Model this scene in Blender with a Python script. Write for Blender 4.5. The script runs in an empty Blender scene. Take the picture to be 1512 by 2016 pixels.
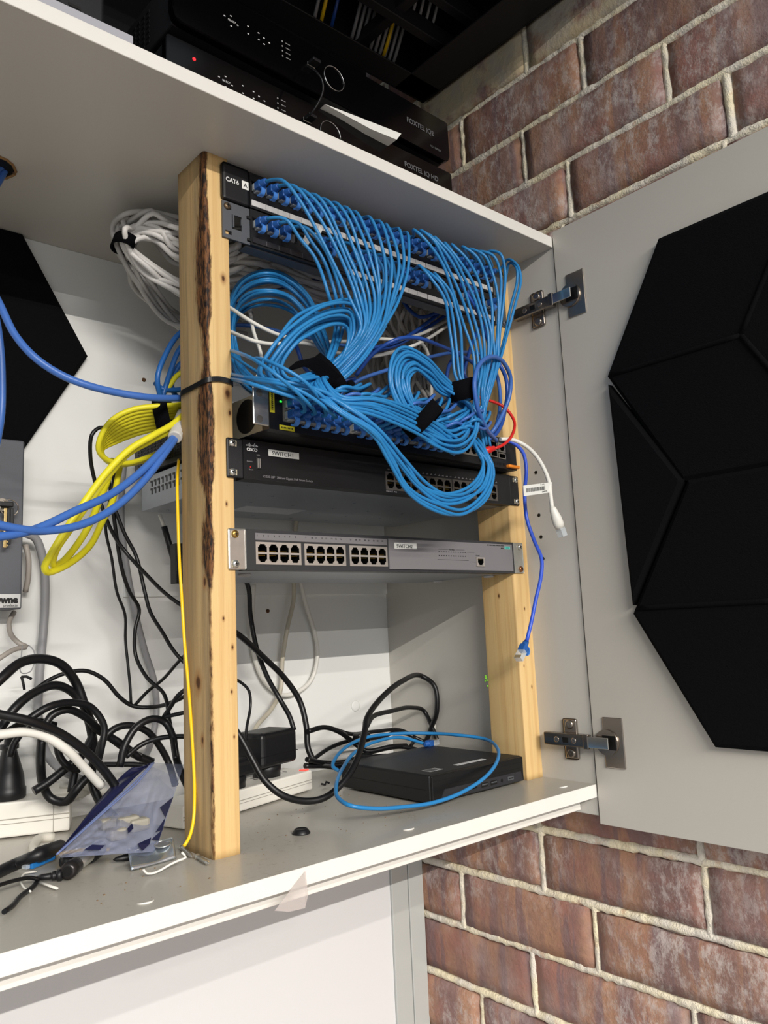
import bpy, bmesh, math, random
from mathutils import Vector, Matrix, Euler
rnd = random.Random(7)
PI = math.pi
C = bpy.context.scene.collection
sc = bpy.context.scene

# ------------------------------------------------------------------ camera
F_PX = 1564.44
CAM = Vector((-0.4232, -0.7331, -0.0357))
YAW, PITCH, ROLL = (math.radians(a) for a in (41.3106, 8.1742, -2.6741))
FW = Vector((math.sin(YAW)*math.cos(PITCH), math.cos(YAW)*math.cos(PITCH), math.sin(PITCH)))
_r = Vector((math.cos(YAW), -math.sin(YAW), 0)); _u = _r.cross(FW)
RI = _r*math.cos(ROLL)+_u*math.sin(ROLL); UP = -_r*math.sin(ROLL)+_u*math.cos(ROLL)
cd = bpy.data.cameras.new('camera'); cam = bpy.data.objects.new('camera', cd); C.objects.link(cam)
cam.matrix_world = Matrix(((RI.x, UP.x, -FW.x, CAM.x), (RI.y, UP.y, -FW.y, CAM.y), (RI.z, UP.z, -FW.z, CAM.z), (0, 0, 0, 1)))
cd.sensor_fit = 'VERTICAL'; cd.sensor_height = 36; cd.lens = F_PX*36/2016; cd.clip_start = 0.02
sc.camera = cam

# ------------------------------------------------------------------ world, lights, exposure
sc.view_settings.view_transform = 'Standard'; sc.view_settings.look = 'None'
sc.view_settings.gamma = 1; sc.view_settings.exposure = 0.0; sc.view_settings.use_curve_mapping = False
w = bpy.data.worlds.new('world'); sc.world = w; w.use_nodes = True
w.node_tree.nodes['Background'].inputs[0].default_value = (0.84, 0.92, 1.0, 1)
w.node_tree.nodes['Background'].inputs[1].default_value = 0.50

def area_light(name, loc, sx, sy, power, col):
    l = bpy.data.lights.new(name, 'AREA'); l.shape = 'RECTANGLE'; l.size = sx; l.size_y = sy; l.energy = power; l.color = col
    o = bpy.data.objects.new(name, l); C.objects.link(o); o.location = loc; o.hide_render = False
    return o
area_light('linear_light_near', (-0.1, -2.45, 1.08), 2.4, 0.05, 60, (1.0, 0.95, 0.88))
area_light('linear_light_middle', (-1.3, -3.75, 1.35), 2.4, 0.04, 410, (1.0, 0.95, 0.88))
area_light('linear_light_far', (-1.5, -8.0, 1.77), 2.6, 0.10, 440, (1.0, 0.96, 0.91))

# ------------------------------------------------------------------ pixel -> point on a plane of the place (x, y or z fixed)
def ray(u, v): return FW + RI*((u-756)/F_PX) - UP*((v-1008)/F_PX)
def at(u, v, Y):
    d = ray(u, v); return CAM + d*((Y-CAM.y)/d.y)
def atx(u, v, X):
    d = ray(u, v); return CAM + d*((X-CAM.x)/d.x)
def atz(u, v, Z):
    d = ray(u, v); return CAM + d*((Z-CAM.z)/d.z)
def project(p):
    d = Vector(p)-CAM; z = d.dot(FW); return 756+F_PX*d.dot(RI)/z, 1008-F_PX*d.dot(UP)/z
ZS = -0.2545            # top of the lower shelf
ZT = 0.4968             # underside of the upper shelf
YB = 0.3144             # cabinet back
def P(u, v, Y, r=0.003):
    """cable point: never under the shelf top, behind the cabinet back or through its side"""
    p = at(u, v, Y)
    if p.z < ZS+r and Y > -0.09: p = atz(u, v, ZS+r)
    if p.y > YB-r: p = at(u, v, YB-r)
    if p.x > 0.494-r: p = atx(u, v, 0.494-r)
    return p

# ------------------------------------------------------------------ materials
MATS = {}
def nodes(name):
    m = bpy.data.materials.new(name); m.use_nodes = True; nt = m.node_tree
    return m, nt, nt.nodes['Principled BSDF']
def s2l(c): return tuple((x/12.92 if x <= .04045 else ((x+.055)/1.055)**2.4) for x in c)
def mat(name, col, rough=0.5, metal=0.0, spec=0.5, bump=0.0, bscale=200.0, var=0.0, vscale=30.0, alpha=1.0, trans=0.0, ior=1.45, emit=None, sheen=0):
    if name in MATS: return MATS[name]
    m, nt, b = nodes(name)
    b.inputs['Roughness'].default_value = rough; b.inputs['Metallic'].default_value = metal
    b.inputs['Specular IOR Level'].default_value = spec; b.inputs['IOR'].default_value = ior
    b.inputs['Alpha'].default_value = alpha; b.inputs['Transmission Weight'].default_value = trans
    if sheen: b.inputs['Sheen Weight'].default_value = sheen
    c = s2l(col)
    tc = nt.nodes.new('ShaderNodeTexCoord')
    n = nt.nodes.new('ShaderNodeTexNoise'); n.inputs['Scale'].default_value = vscale; n.inputs['Detail'].default_value = 5
    nt.links.new(tc.outputs['Object'], n.inputs['Vector'])
    mr = nt.nodes.new('ShaderNodeMapRange'); mr.inputs[1].default_value = .3; mr.inputs[2].default_value = .7
    mr.inputs[3].default_value = 1-var; mr.inputs[4].default_value = 1+var
    nt.links.new(n.outputs['Fac'], mr.inputs[0])
    mx = nt.nodes.new('ShaderNodeVectorMath'); mx.operation = 'SCALE'; mx.inputs[0].default_value = c
    nt.links.new(mr.outputs[0], mx.inputs['Scale']); nt.links.new(mx.outputs[0], b.inputs['Base Color'])
    if bump:
        n2 = nt.nodes.new('ShaderNodeTexNoise'); n2.inputs['Scale'].default_value = bscale; n2.inputs['Detail'].default_value = 3
        nt.links.new(tc.outputs['Object'], n2.inputs['Vector'])
        bp = nt.nodes.new('ShaderNodeBump'); bp.inputs['Strength'].default_value = bump; bp.inputs['Distance'].default_value = .001
        nt.links.new(n2.outputs['Fac'], bp.inputs['Height']); nt.links.new(bp.outputs[0], b.inputs['Normal'])
    if emit:
        b.inputs['Emission Color'].default_value = (*s2l(emit[0]), 1); b.inputs['Emission Strength'].default_value = emit[1]
    MATS[name] = m
    return m

class NT:
    """tiny helper for longer node graphs"""
    def __init__(s, name): s.m, s.nt, s.b = nodes(name)
    def n(s, t, **kw):
        x = s.nt.nodes.new('ShaderNode'+t)
        for k, v in kw.items(): setattr(x, k, v)
        return x
    def l(s, a, b): s.nt.links.new(a, b)
    def math(s, op, a, b=None, c=None, clamp=False):
        x = s.n('Math', operation=op); x.use_clamp = clamp
        for i, v in enumerate((a, b, c)):
            if v is None: continue
            if isinstance(v, (int, float)): x.inputs[i].default_value = v
            else: s.l(v, x.inputs[i])
        return x.outputs[0]
    def mix(s, f, a, b):
        x = s.n('Mix', data_type='RGBA')
        for k, v in ((0, f), (6, a), (7, b)):
            if isinstance(v, (int, float)): x.inputs[k].default_value = v
            elif isinstance(v, tuple): x.inputs[k].default_value = (*s2l(v), 1)
            else: s.l(v, x.inputs[k])
        return x.outputs[2]
    def ramp(s, f, lo, hi, a=0.0, b=1.0):
        x = s.n('MapRange'); x.interpolation_type = 'SMOOTHSTEP'
        s.l(f, x.inputs[0])
        for k, v in ((1, lo), (2, hi), (3, a), (4, b)): x.inputs[k].default_value = v
        return x.outputs[0]
    def noise(s, vec, scale, detail=4, rough=.5, sc3=None):
        if sc3:
            mp = s.n('Mapping'); mp.inputs['Scale'].default_value = sc3; s.l(vec, mp.inputs['Vector']); vec = mp.outputs[0]
        x = s.n('TexNoise'); x.inputs['Scale'].default_value = scale; x.inputs['Detail'].default_value = detail; x.inputs['Roughness'].default_value = rough
        s.l(vec, x.inputs['Vector']); return x.outputs['Fac']
    def bump(s, h, strength, dist=.001):
        x = s.n('Bump'); x.inputs['Strength'].default_value = strength; x.inputs['Distance'].default_value = dist
        s.l(h, x.inputs['Height']); s.l(x.outputs[0], s.b.inputs['Normal'])

def brick_mat():
    g = NT('brick'); tc = g.n('TexCoord').outputs['Object']
    at_ = g.n('Attribute', attribute_name='bid'); bid = at_.outputs['Fac']
    off = g.n('CombineXYZ'); g.l(g.math('MULTIPLY', bid, 37.0), off.inputs[0]); g.l(g.math('MULTIPLY', bid, 91.0), off.inputs[1])
    add = g.n('VectorMath', operation='ADD'); g.l(tc, add.inputs[0]); g.l(off.outputs[0], add.inputs[1]); v = add.outputs[0]
    bands = g.noise(v, 1.0, 2, .4, (1, 26, 3))
    blot = g.noise(v, 14, 5, .6)
    fine = g.noise(v, 120, 4, .7)
    c = g.mix(g.ramp(bands, .36, .62), (.60, .48, .46), (.77, .59, .48))
    c = g.mix(g.ramp(blot, .45, .68, 0, .75), c, (.71, .50, .45))
    c = g.mix(g.ramp(g.noise(v, 1.3, 3, .5, (1, 34, 4)), .55, .62, 0, .7), c, (.56, .46, .47))
    bright = g.math('MULTIPLY_ADD', bid, .26, .66)
    sc_ = g.n('VectorMath', operation='SCALE'); g.l(c, sc_.inputs[0]); g.l(bright, sc_.inputs['Scale']); c = sc_.outputs[0]
    c = g.mix(g.ramp(fine, .35, .75, 0, .35), c, (.50, .39, .36))
    smear = g.math('MULTIPLY', g.ramp(g.noise(tc, 5, 4, .6), .36, .60), g.ramp(g.noise(tc, 60, 6, .8, (1, 1.2, .7)), .44, .64))
    c = g.mix(g.math('MULTIPLY', smear, .62), c, (.83, .79, .77))
    haze = g.math('MULTIPLY', g.ramp(g.noise(v, 10, 4, .6), .5, .75), .38)
    c = g.mix(haze, c, (.74, .67, .66))
    at2 = g.n('Attribute', attribute_name='cream'); cream = g.math('MULTIPLY', at2.outputs['Fac'], g.ramp(g.noise(tc, 16, 5, .6), .30, .48))
    c = g.mix(cream, c, g.mix(g.ramp(g.noise(tc, 20, 5, .6), .35, .65), (.80, .73, .60), (.74, .70, .64)))
    g.l(c, g.b.inputs['Base Color']); g.b.inputs['Roughness'].default_value = .9; g.b.inputs['Specular IOR Level'].default_value = .2
    g.bump(g.math('ADD', g.math('MULTIPLY', fine, .6), blot), .8, .003)
    return g.m

def mortar_mat():
    g = NT('mortar'); tc = g.n('TexCoord').outputs['Object']
    a = g.noise(tc, 18, 5, .6); b = g.noise(tc, 90, 4, .7)
    c = g.mix(g.ramp(a, .35, .65), (.90, .87, .82), (.95, .90, .77))
    c = g.mix(g.ramp(b, .5, .8, 0, .6), c, (.78, .73, .67))
    c = g.mix(g.ramp(g.noise(tc, 40, 3), .62, .72, 0, .5), c, (.76, .56, .42))
    g.l(c, g.b.inputs['Base Color']); g.b.inputs['Roughness'].default_value = .95; g.b.inputs['Specular IOR Level'].default_value = .15
    g.bump(b, 1.0, .004)
    return g.m

def pine_mat(name, knots, bark=False, x0=0.0, grey=0.0):
    """grain along Z; object coordinates are world coordinates here"""
    g = NT(name); tc = g.n("NewGeometry").outputs["Position"]
    sx = g.n('SeparateXYZ'); g.l(tc, sx.inputs[0]); X, Y, Z = sx.outputs
    wav = g.noise(tc, 1, 3, .5, (9, 9, 1.6))
    cx_ = g.math('ADD', g.math('MULTIPLY', X, 1.0), g.math('MULTIPLY', wav, .03))
    cy_ = g.math('ADD', Y, g.math('MULTIPLY', wav, .03))
    rad = g.math('SQRT', g.math('ADD', g.math('POWER', g.math('SUBTRACT', cx_, x0-.05), 2), g.math('POWER', g.math('ADD', cy_, -.09), 2)))
    ring = g.math('SINE', g.math('ADD', g.math('MULTIPLY', rad, 620.0), g.math('MULTIPLY', g.noise(tc, 1, 3, .5, (30, 30, 2)), 7.0)))
    fine = g.noise(tc, 1, 5, .7, (420, 420, 9))
    c = g.mix(g.ramp(ring, -.2, 1.0, 0, .45), (.86, .73, .51), (.79, .63, .41))
    c = g.mix(g.ramp(fine, .5, .8, 0, .4), c, (.62, .46, .27))
    big = g.noise(tc, 6, 2)
    c = g.mix(g.ramp(big, .4, .7, 0, .35), c, (.84, .68, .45))
    if grey:
        gy = g.math('MULTIPLY', g.ramp(g.noise(tc, 1, 4, .6, (60, 60, 3)), .35, .7), grey)
        sidef = g.ramp(Y, .0005, .003)
        c = g.mix(g.math('MULTIPLY', sidef, .45), c, (.62, .53, .40)); c = g.mix(g.math('MULTIPLY', gy, sidef), c, (.50, .43, .33))
    for kx, ky, kz, kr, ax in knots:
        h = X if ax == 'x' else Y
        d = g.math('SQRT', g.math('ADD', g.math('POWER', g.math('SUBTRACT', h, kx if ax == 'x' else ky), 2), g.math('POWER', g.math('MULTIPLY', g.math('SUBTRACT', Z, kz), .55), 2)))
        d = g.math('ADD', d, g.math('MULTIPLY', g.math('SUBTRACT', g.noise(tc, 90, 3), .5), kr*.9))
        other = Y if ax == 'x' else X
        face = g.math('LESS_THAN', g.math('ABSOLUTE', g.math('SUBTRACT', other, ky if ax == 'x' else kx)), .006)
        c = g.mix(g.math('MULTIPLY', face, g.ramp(d, kr*.5, kr*1.9, .75, 0)), c, (.60, .42, .24))
        c = g.mix(g.math('MULTIPLY', face, g.ramp(d, kr*.35, kr*.9, .95, 0)), c, (.28, .15, .08))
    if bark:
        edge = g.math('MAXIMUM', g.math('ABSOLUTE', g.math('SUBTRACT', X, x0)), g.math('ABSOLUTE', Y))
        sidew = g.math('MAXIMUM', g.math('MULTIPLY', g.math('ABSOLUTE', g.math('SUBTRACT', X, x0)), 1.45), g.math('MULTIPLY', g.math('ABSOLUTE', Y), .45))
        # width of the bark along the edge (metres) as a curve of z
        fc = g.n('FloatCurve'); cu = fc.mapping.curves[0]
        zn = g.math('DIVIDE', g.math('ADD', Z, .2545), .7513, clamp=True); g.l(zn, fc.inputs['Value'])
        prof = [(0, .06), (.20, .05), (.30, .02), (.34, .05), (.42, .55), (.47, .30), (.52, .75), (.60, .80), (.66, .42), (.69, .30), (.75, .62), (.82, .72), (.90, .50), (.955, .35), (1, .45)]
        while len(cu.points) < len(prof): cu.points.new(.5, .5)
        for pnt, (a, b_) in zip(cu.points, prof): pnt.location = (a, b_)
        fc.mapping.update()
        wid = g.math('MULTIPLY', fc.outputs[0], .0125)
        jag = g.math('MULTIPLY', g.math('SUBTRACT', g.noise(tc, 1, 5, .7, (260, 260, 60)), .5), .010)
        dd = g.math('SUBTRACT', g.math('ADD', sidew, jag), wid)
        bk = g.mix(g.ramp(g.noise(tc, 1, 5, .7, (300, 300, 70)), .40, .62), (.10, .065, .05), (.47, .31, .18))
        c = g.mix(g.ramp(dd, -.0006, .0026, .8, 0), c, (.45, .32, .18))
        c = g.mix(g.ramp(dd, -.0012, .0004, 1, 0), c, bk)
        # dark stain lobes on the side face
        g.bump(g.math('ADD', fine, g.ramp(dd, -.002, .001, 1.2, 0)), .5, .0012)
    else:
        g.bump(fine, .4, .0008)
    g.l(c, g.b.inputs['Base Color']); g.b.inputs['Roughness'].default_value = .62; g.b.inputs['Specular IOR Level'].default_value = .3
    return g.m

WHITE = mat('white_melamine_edge', (.88, .87, .845), .35, bump=.05, var=.01)
PANELW = mat('white_back_board', (.905, .905, .895), .45, bump=.03, var=.015, vscale=4)
GREYM = mat('light_grey_melamine', (.765, .75, .72), .38, bump=.06, bscale=500, var=.012, vscale=6)
def shelf_mat():
    g = NT('dusty_grey_shelf'); tc = g.n('TexCoord').outputs['Object']
    c = g.mix(g.ramp(g.noise(tc, 7, 4), .35, .7, 0, .5), (.665, .65, .615), (.70, .68, .64))
    c = g.mix(g.math('MULTIPLY', g.ramp(g.noise(tc, 6, 3), .52, .66), g.ramp(g.noise(tc, 170, 5, .7), .56, .70, 0, .55)), c, (.50, .44, .36))
    g.l(c, g.b.inputs['Base Color']); g.b.inputs['Roughness'].default_value = .30; g.b.inputs['Specular IOR Level'].default_value = .45
    g.bump(g.noise(tc, 500, 2), .05); return g.m
SHELF = shelf_mat()
BLACKP = mat('black_plastic', (.075, .075, .085), .42, bump=.04)
BLACKM = mat('black_powder_coat', (.10, .10, .11), .5, bump=.1, bscale=900)
BLACKG = mat('gloss_black', (.012, .012, .014), .16)
DARK = mat('dark_socket', (.025, .025, .028), .5)
GREYST = mat('grey_steel', (.36, .37, .39), .45, .4)
STEEL = mat('zinc_steel', (.82, .82, .80), .28, .9, var=.08, vscale=60)
CHROME = mat('nickel_hinge', (.66, .62, .58), .24, .95, bump=.03)
GALV = mat('galvanised_sheet', (.60, .62, .65), .38, .55, var=.05, vscale=12)
BLUE = mat('sky_blue_cable', (.165, .49, .725), .36, spec=.45)
BOOT = mat('royal_blue_boot', (.14, .35, .64), .42)
BOOTL = mat('blue_clip', (.28, .52, .84), .4)
DBLUE = mat('dark_blue_cable', (.14, .30, .62), .34)
MBLUE = mat('mid_blue_cable', (.24, .41, .70), .36)
WHITEC = mat('white_cable', (.88, .87, .84), .42)
GREYC = mat('grey_cable', (.74, .73, .72), .45, var=.04, vscale=80)
GREYD = mat('conduit_grey', (.56, .56, .57), .4)
YELLOW = mat('yellow_cable', (.88, .84, .16), .42)
YELLOWF = mat('yellow_fibre', (.98, .80, .10), .38)
BLACKC = mat('black_cable', (.06, .06, .07), .38)
RED = mat('red_cable', (.82, .14, .12), .4)
VELCRO = mat('black_hook_tape', (.035, .035, .05), .95, spec=.1, bump=.8, bscale=900)
CLEAR = mat('clear_plug', (.85, .88, .90), .15, alpha=.42)
LABELW = mat('white_label', (.90, .90, .88), .5)
STRIPW = mat('label_strip', (.80, .79, .78), .4, var=.05, vscale=90)
INK = mat('ink', (.08, .08, .09), .6)
PRINTW = mat('white_print', (.85, .85, .85), .5)
PRINTG = mat('grey_print', (.50, .49, .50), .5)
FELT = mat('black_felt', (.045, .045, .052), .95, spec=.1, bump=.7, bscale=700)
PSW = mat('white_powerboard', (.90, .885, .85), .35)
GOLD = mat('brass_pin', (.8, .65, .3), .3, .9)

# ------------------------------------------------------------------ mesh builder
MW = {}
class B:
    def __init__(s): s.bm = bmesh.new()
    def _merge(s, b, M=None):
        if M is not None: bmesh.ops.transform(b, matrix=M, verts=b.verts)
        me = bpy.data.meshes.new('tmp'); b.to_mesh(me); b.free(); s.bm.from_mesh(me); bpy.data.meshes.remove(me)
        return s
    def box(s, x0, x1, y0, y1, z0, z1, r=0, m=0, seg=2, M=None):
        b = bmesh.new(); bmesh.ops.create_cube(b, size=1)
        bmesh.ops.scale(b, vec=(x1-x0, y1-y0, z1-z0), verts=b.verts)
        bmesh.ops.translate(b, vec=((x0+x1)/2, (y0+y1)/2, (z0+z1)/2), verts=b.verts)
        if r: bmesh.ops.bevel(b, geom=b.edges[:], offset=r, segments=seg, affect='EDGES', profile=.5)
        for f in b.faces: f.material_index = m
        return s._merge(b, M)
    def cyl(s, p0, p1, r0, r1=None, n=16, m=0, cap=True):
        r1 = r0 if r1 is None else r1; p0 = Vector(p0); p1 = Vector(p1); d = p1-p0
        b = bmesh.new(); bmesh.ops.create_cone(b, cap_ends=cap, segments=n, radius1=r0, radius2=max(r1, 1e-5), depth=d.length)
        M = Matrix.Translation((p0+p1)/2) @ d.to_track_quat('Z', 'Y').to_matrix().to_4x4()
        for f in b.faces: f.material_index = m; f.smooth = len(f.verts) == 4
        return s._merge(b, M)
    def lathe(s, prof, p0, axis, n=20, m=0):
        """prof: list of (radius, distance along axis)"""
        a = Vector(axis).normalized(); q = a.to_track_quat('Z', 'Y'); p0 = Vector(p0); rings = []
        for r, h in prof:
            rings.append([s.bm.verts.new(p0+a*h+q @ Vector((r*math.cos(2*PI*i/n), r*math.sin(2*PI*i/n), 0))) for i in range(n)])
        for A, Bq in zip(rings, rings[1:]):
            for i in range(n):
                f = s.bm.faces.new((A[i], A[(i+1) % n], Bq[(i+1) % n], Bq[i])); f.material_index = m; f.smooth = True
        for R_, fl in ((rings[0], True), (rings[-1], False)):
            f = s.bm.faces.new(R_[::-1] if fl else R_); f.material_index = m
        return s
    def prism(s, poly, fn, d0, d1, m=0, r=0):
        """poly 2D; fn(a,b,d)->xyz"""
        b = bmesh.new(); lo = [b.verts.new(fn(x, y, d0)) for x, y in poly]; hi = [b.verts.new(fn(x, y, d1)) for x, y in poly]; n = len(poly)
        b.faces.new(lo[::-1]); b.faces.new(hi)
        for i in range(n): b.faces.new((lo[i], lo[(i+1) % n], hi[(i+1) % n], hi[i]))
        bmesh.ops.recalc_face_normals(b, faces=b.faces)
        if r: bmesh.ops.bevel(b, geom=b.edges[:], offset=r, segments=2, affect='EDGES')
        for f in b.faces: f.material_index = m
        return s._merge(b)
    def tube(s, pts, r, n=8, m=0, caps=True, flat=None):
        pts = [Vector(p) for p in pts]; N = len(pts)
        rr = r if callable(r) else (lambda t: r)
        tan = [(pts[min(i+1, N-1)]-pts[max(i-1, 0)]).normalized() for i in range(N)]
        up = Vector((0, 0, 1)) if abs(tan[0].z) < .9 else Vector((1, 0, 0)); nrm = tan[0].cross(up).normalized(); prev = None
        for i in range(N):
            nrm = (nrm-tan[i]*nrm.dot(tan[i]))
            nrm = nrm.normalized() if nrm.length > 1e-6 else tan[i].orthogonal().normalized()
            bi = tan[i].cross(nrm); R_ = rr(i/(N-1)); fy = 1 if flat is None else flat
            ring = [s.bm.verts.new(pts[i]+(nrm*math.cos(2*PI*k/n)+bi*math.sin(2*PI*k/n)*fy)*R_) for k in range(n)]
            if prev:
                for k in range(n):
                    f = s.bm.faces.new((prev[k], prev[(k+1) % n], ring[(k+1) % n], ring[k])); f.smooth = True; f.material_index = m
            elif caps: f = s.bm.faces.new(ring[::-1]); f.material_index = m
            prev = ring
        if caps: f = s.bm.faces.new(prev); f.material_index = m
        return s
    def plate(s, xs, zs, solid, y0, y1, m=0, mside=None):
        """front plate in XZ with real rectangular openings; faces at y0 (front), walls back to y1"""
        mside = m if mside is None else mside; V = {}
        def v(i, j, y):
            k = (i, j, y)
            if k not in V: V[k] = s.bm.verts.new((xs[i], y, zs[j]))
            return V[k]
        nx, nz = len(xs)-1, len(zs)-1
        S = [[solid((xs[i]+xs[i+1])/2, (zs[j]+zs[j+1])/2) for j in range(nz)] for i in range(nx)]
        for i in range(nx):
            for j in range(nz):
                if not S[i][j]: continue
                f = s.bm.faces.new((v(i, j, y0), v(i+1, j, y0), v(i+1, j+1, y0), v(i, j+1, y0))); f.material_index = m
                for di, dj, a, b in ((-1, 0, (i, j+1), (i, j)), (1, 0, (i+1, j), (i+1, j+1)), (0, -1, (i, j), (i+1, j)), (0, 1, (i+1, j+1), (i, j+1))):
                    ii, jj = i+di, j+dj
                    if 0 <= ii < nx and 0 <= jj < nz and S[ii][jj]: continue
                    f = s.bm.faces.new((v(*a, y0), v(*a, y1), v(*b, y1), v(*b, y0))); f.material_index = mside if 0 <= ii < nx and 0 <= jj < nz else m
        return s
    def obj(s, name, mats, parent=None, local=False, smooth=False):
        me = bpy.data.meshes.new(name)
        if parent is not None and not local: s.bm.transform(MW[parent.name].inverted())
        bmesh.ops.recalc_face_normals(s.bm, faces=s.bm.faces)
        s.bm.to_mesh(me); s.bm.free()
        for m_ in (mats if isinstance(mats, (list, tuple)) else [mats]): me.materials.append(m_)
        if smooth:
            for p in me.polygons: p.use_smooth = True
        o = bpy.data.objects.new(name, me); C.objects.link(o)
        if parent is not None: o.parent = parent; MW[o.name] = MW[parent.name]
        else: MW[o.name] = Matrix.Identity(4)
        return o
def tag(o, label, cat, group=None, kind=None):
    o['label'] = label; o['category'] = cat
    if group: o['group'] = group
    if kind: o['kind'] = kind
    return o
def struct(o): o['kind'] = 'structure'; return o
def thing(name, label, cat, loc=(0, 0, 0), rot=(0, 0, 0), group=None):
    o = bpy.data.objects.new(name, None); C.objects.link(o); o.empty_display_size = .02
    o.location = loc; o.rotation_euler = rot; MW[o.name] = Matrix.Translation(loc) @ Euler(rot).to_matrix().to_4x4()
    return tag(o, label, cat, group)
def mesh_thing(o, label, cat, group=None):
    """move a world-built mesh's origin to its first vertex-bounds base and tag it"""
    me = o.data; xs = [v.co for v in me.vertices]
    c = Vector((sum(v.x for v in xs)/len(xs), sum(v.y for v in xs)/len(xs), min(v.z for v in xs)))
    me.transform(Matrix.Translation(-c)); o.location = c; MW[o.name] = Matrix.Translation(c)
    return tag(o, label, cat, group)
def text(body, size, loc, mt, parent, name='lettering', rot=(PI/2, 0, 0), align='LEFT', extrude=.00015, sx=1.0, bold=0.0, world=True):
    cu = bpy.data.curves.new('t', 'FONT'); cu.body = body; cu.size = size; cu.align_x = align; cu.extrude = extrude; cu.offset = bold
    t = bpy.data.objects.new('t', cu); me = bpy.data.meshes.new_from_object(t); bpy.data.objects.remove(t)
    M = Matrix.Translation(loc) @ Euler(rot).to_matrix().to_4x4() @ Matrix.Diagonal((sx, 1, 1, 1))
    me.transform(MW[parent.name].inverted() @ M if world else M); me.name = name; me.materials.clear(); me.materials.append(mt)
    o = bpy.data.objects.new(name, me); C.objects.link(o); o.parent = parent; MW[o.name] = MW[parent.name]
    return o
def copy_tree(o, parent=None):
    c = o.copy(); C.objects.link(c)
    if parent is not None: c.parent = parent
    for ch in list(o.children): copy_tree(ch, c)
    return c

def spline(P_, step=.006):
    """centripetal Catmull-Rom through points, sampled"""
    P_ = [Vector(p) for p in P_]
    Q = [P_[0]*2-P_[1]]+P_+[P_[-1]*2-P_[-2]]; out = []
    for i in range(1, len(Q)-2):
        p0, p1, p2, p3 = Q[i-1:i+3]
        t0 = 0; t1 = t0+max((p1-p0).length, 1e-5)**.5; t2 = t1+max((p2-p1).length, 1e-5)**.5; t3 = t2+max((p3-p2).length, 1e-5)**.5
        k = max(2, int((p2-p1).length/step)+1)
        for j in range(k):
            t = t1+(t2-t1)*j/k
            A1 = p0*((t1-t)/(t1-t0))+p1*((t-t0)/(t1-t0)); A2 = p1*((t2-t)/(t2-t1))+p2*((t-t1)/(t2-t1)); A3 = p2*((t3-t)/(t3-t2))+p3*((t-t2)/(t3-t2))
            B1 = A1*((t2-t)/(t2-t0))+A2*((t-t0)/(t2-t0)); B2 = A2*((t3-t)/(t3-t1))+A3*((t-t1)/(t3-t1))
            out.append(B1*((t2-t)/(t2-t1))+B2*((t-t1)/(t2-t1)))
    out.append(Q[-2]); return out
ORD = 'zeroth first second third fourth fifth sixth seventh eighth ninth tenth eleventh twelfth thirteenth fourteenth fifteenth sixteenth seventeenth eighteenth nineteenth twentieth twenty-first twenty-second twenty-third twenty-fourth'.split()
def cable(pts, r, m, name, label, cat='cable', group=None, px=True, n=8, step=.006):
    W_ = [P(*q, r) if px and not isinstance(q, Vector) else Vector(q) for q in pts]
    o = B().tube(spline(W_, step), r, n).obj(name, m)
    return mesh_thing(o, label, cat, group)
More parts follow.
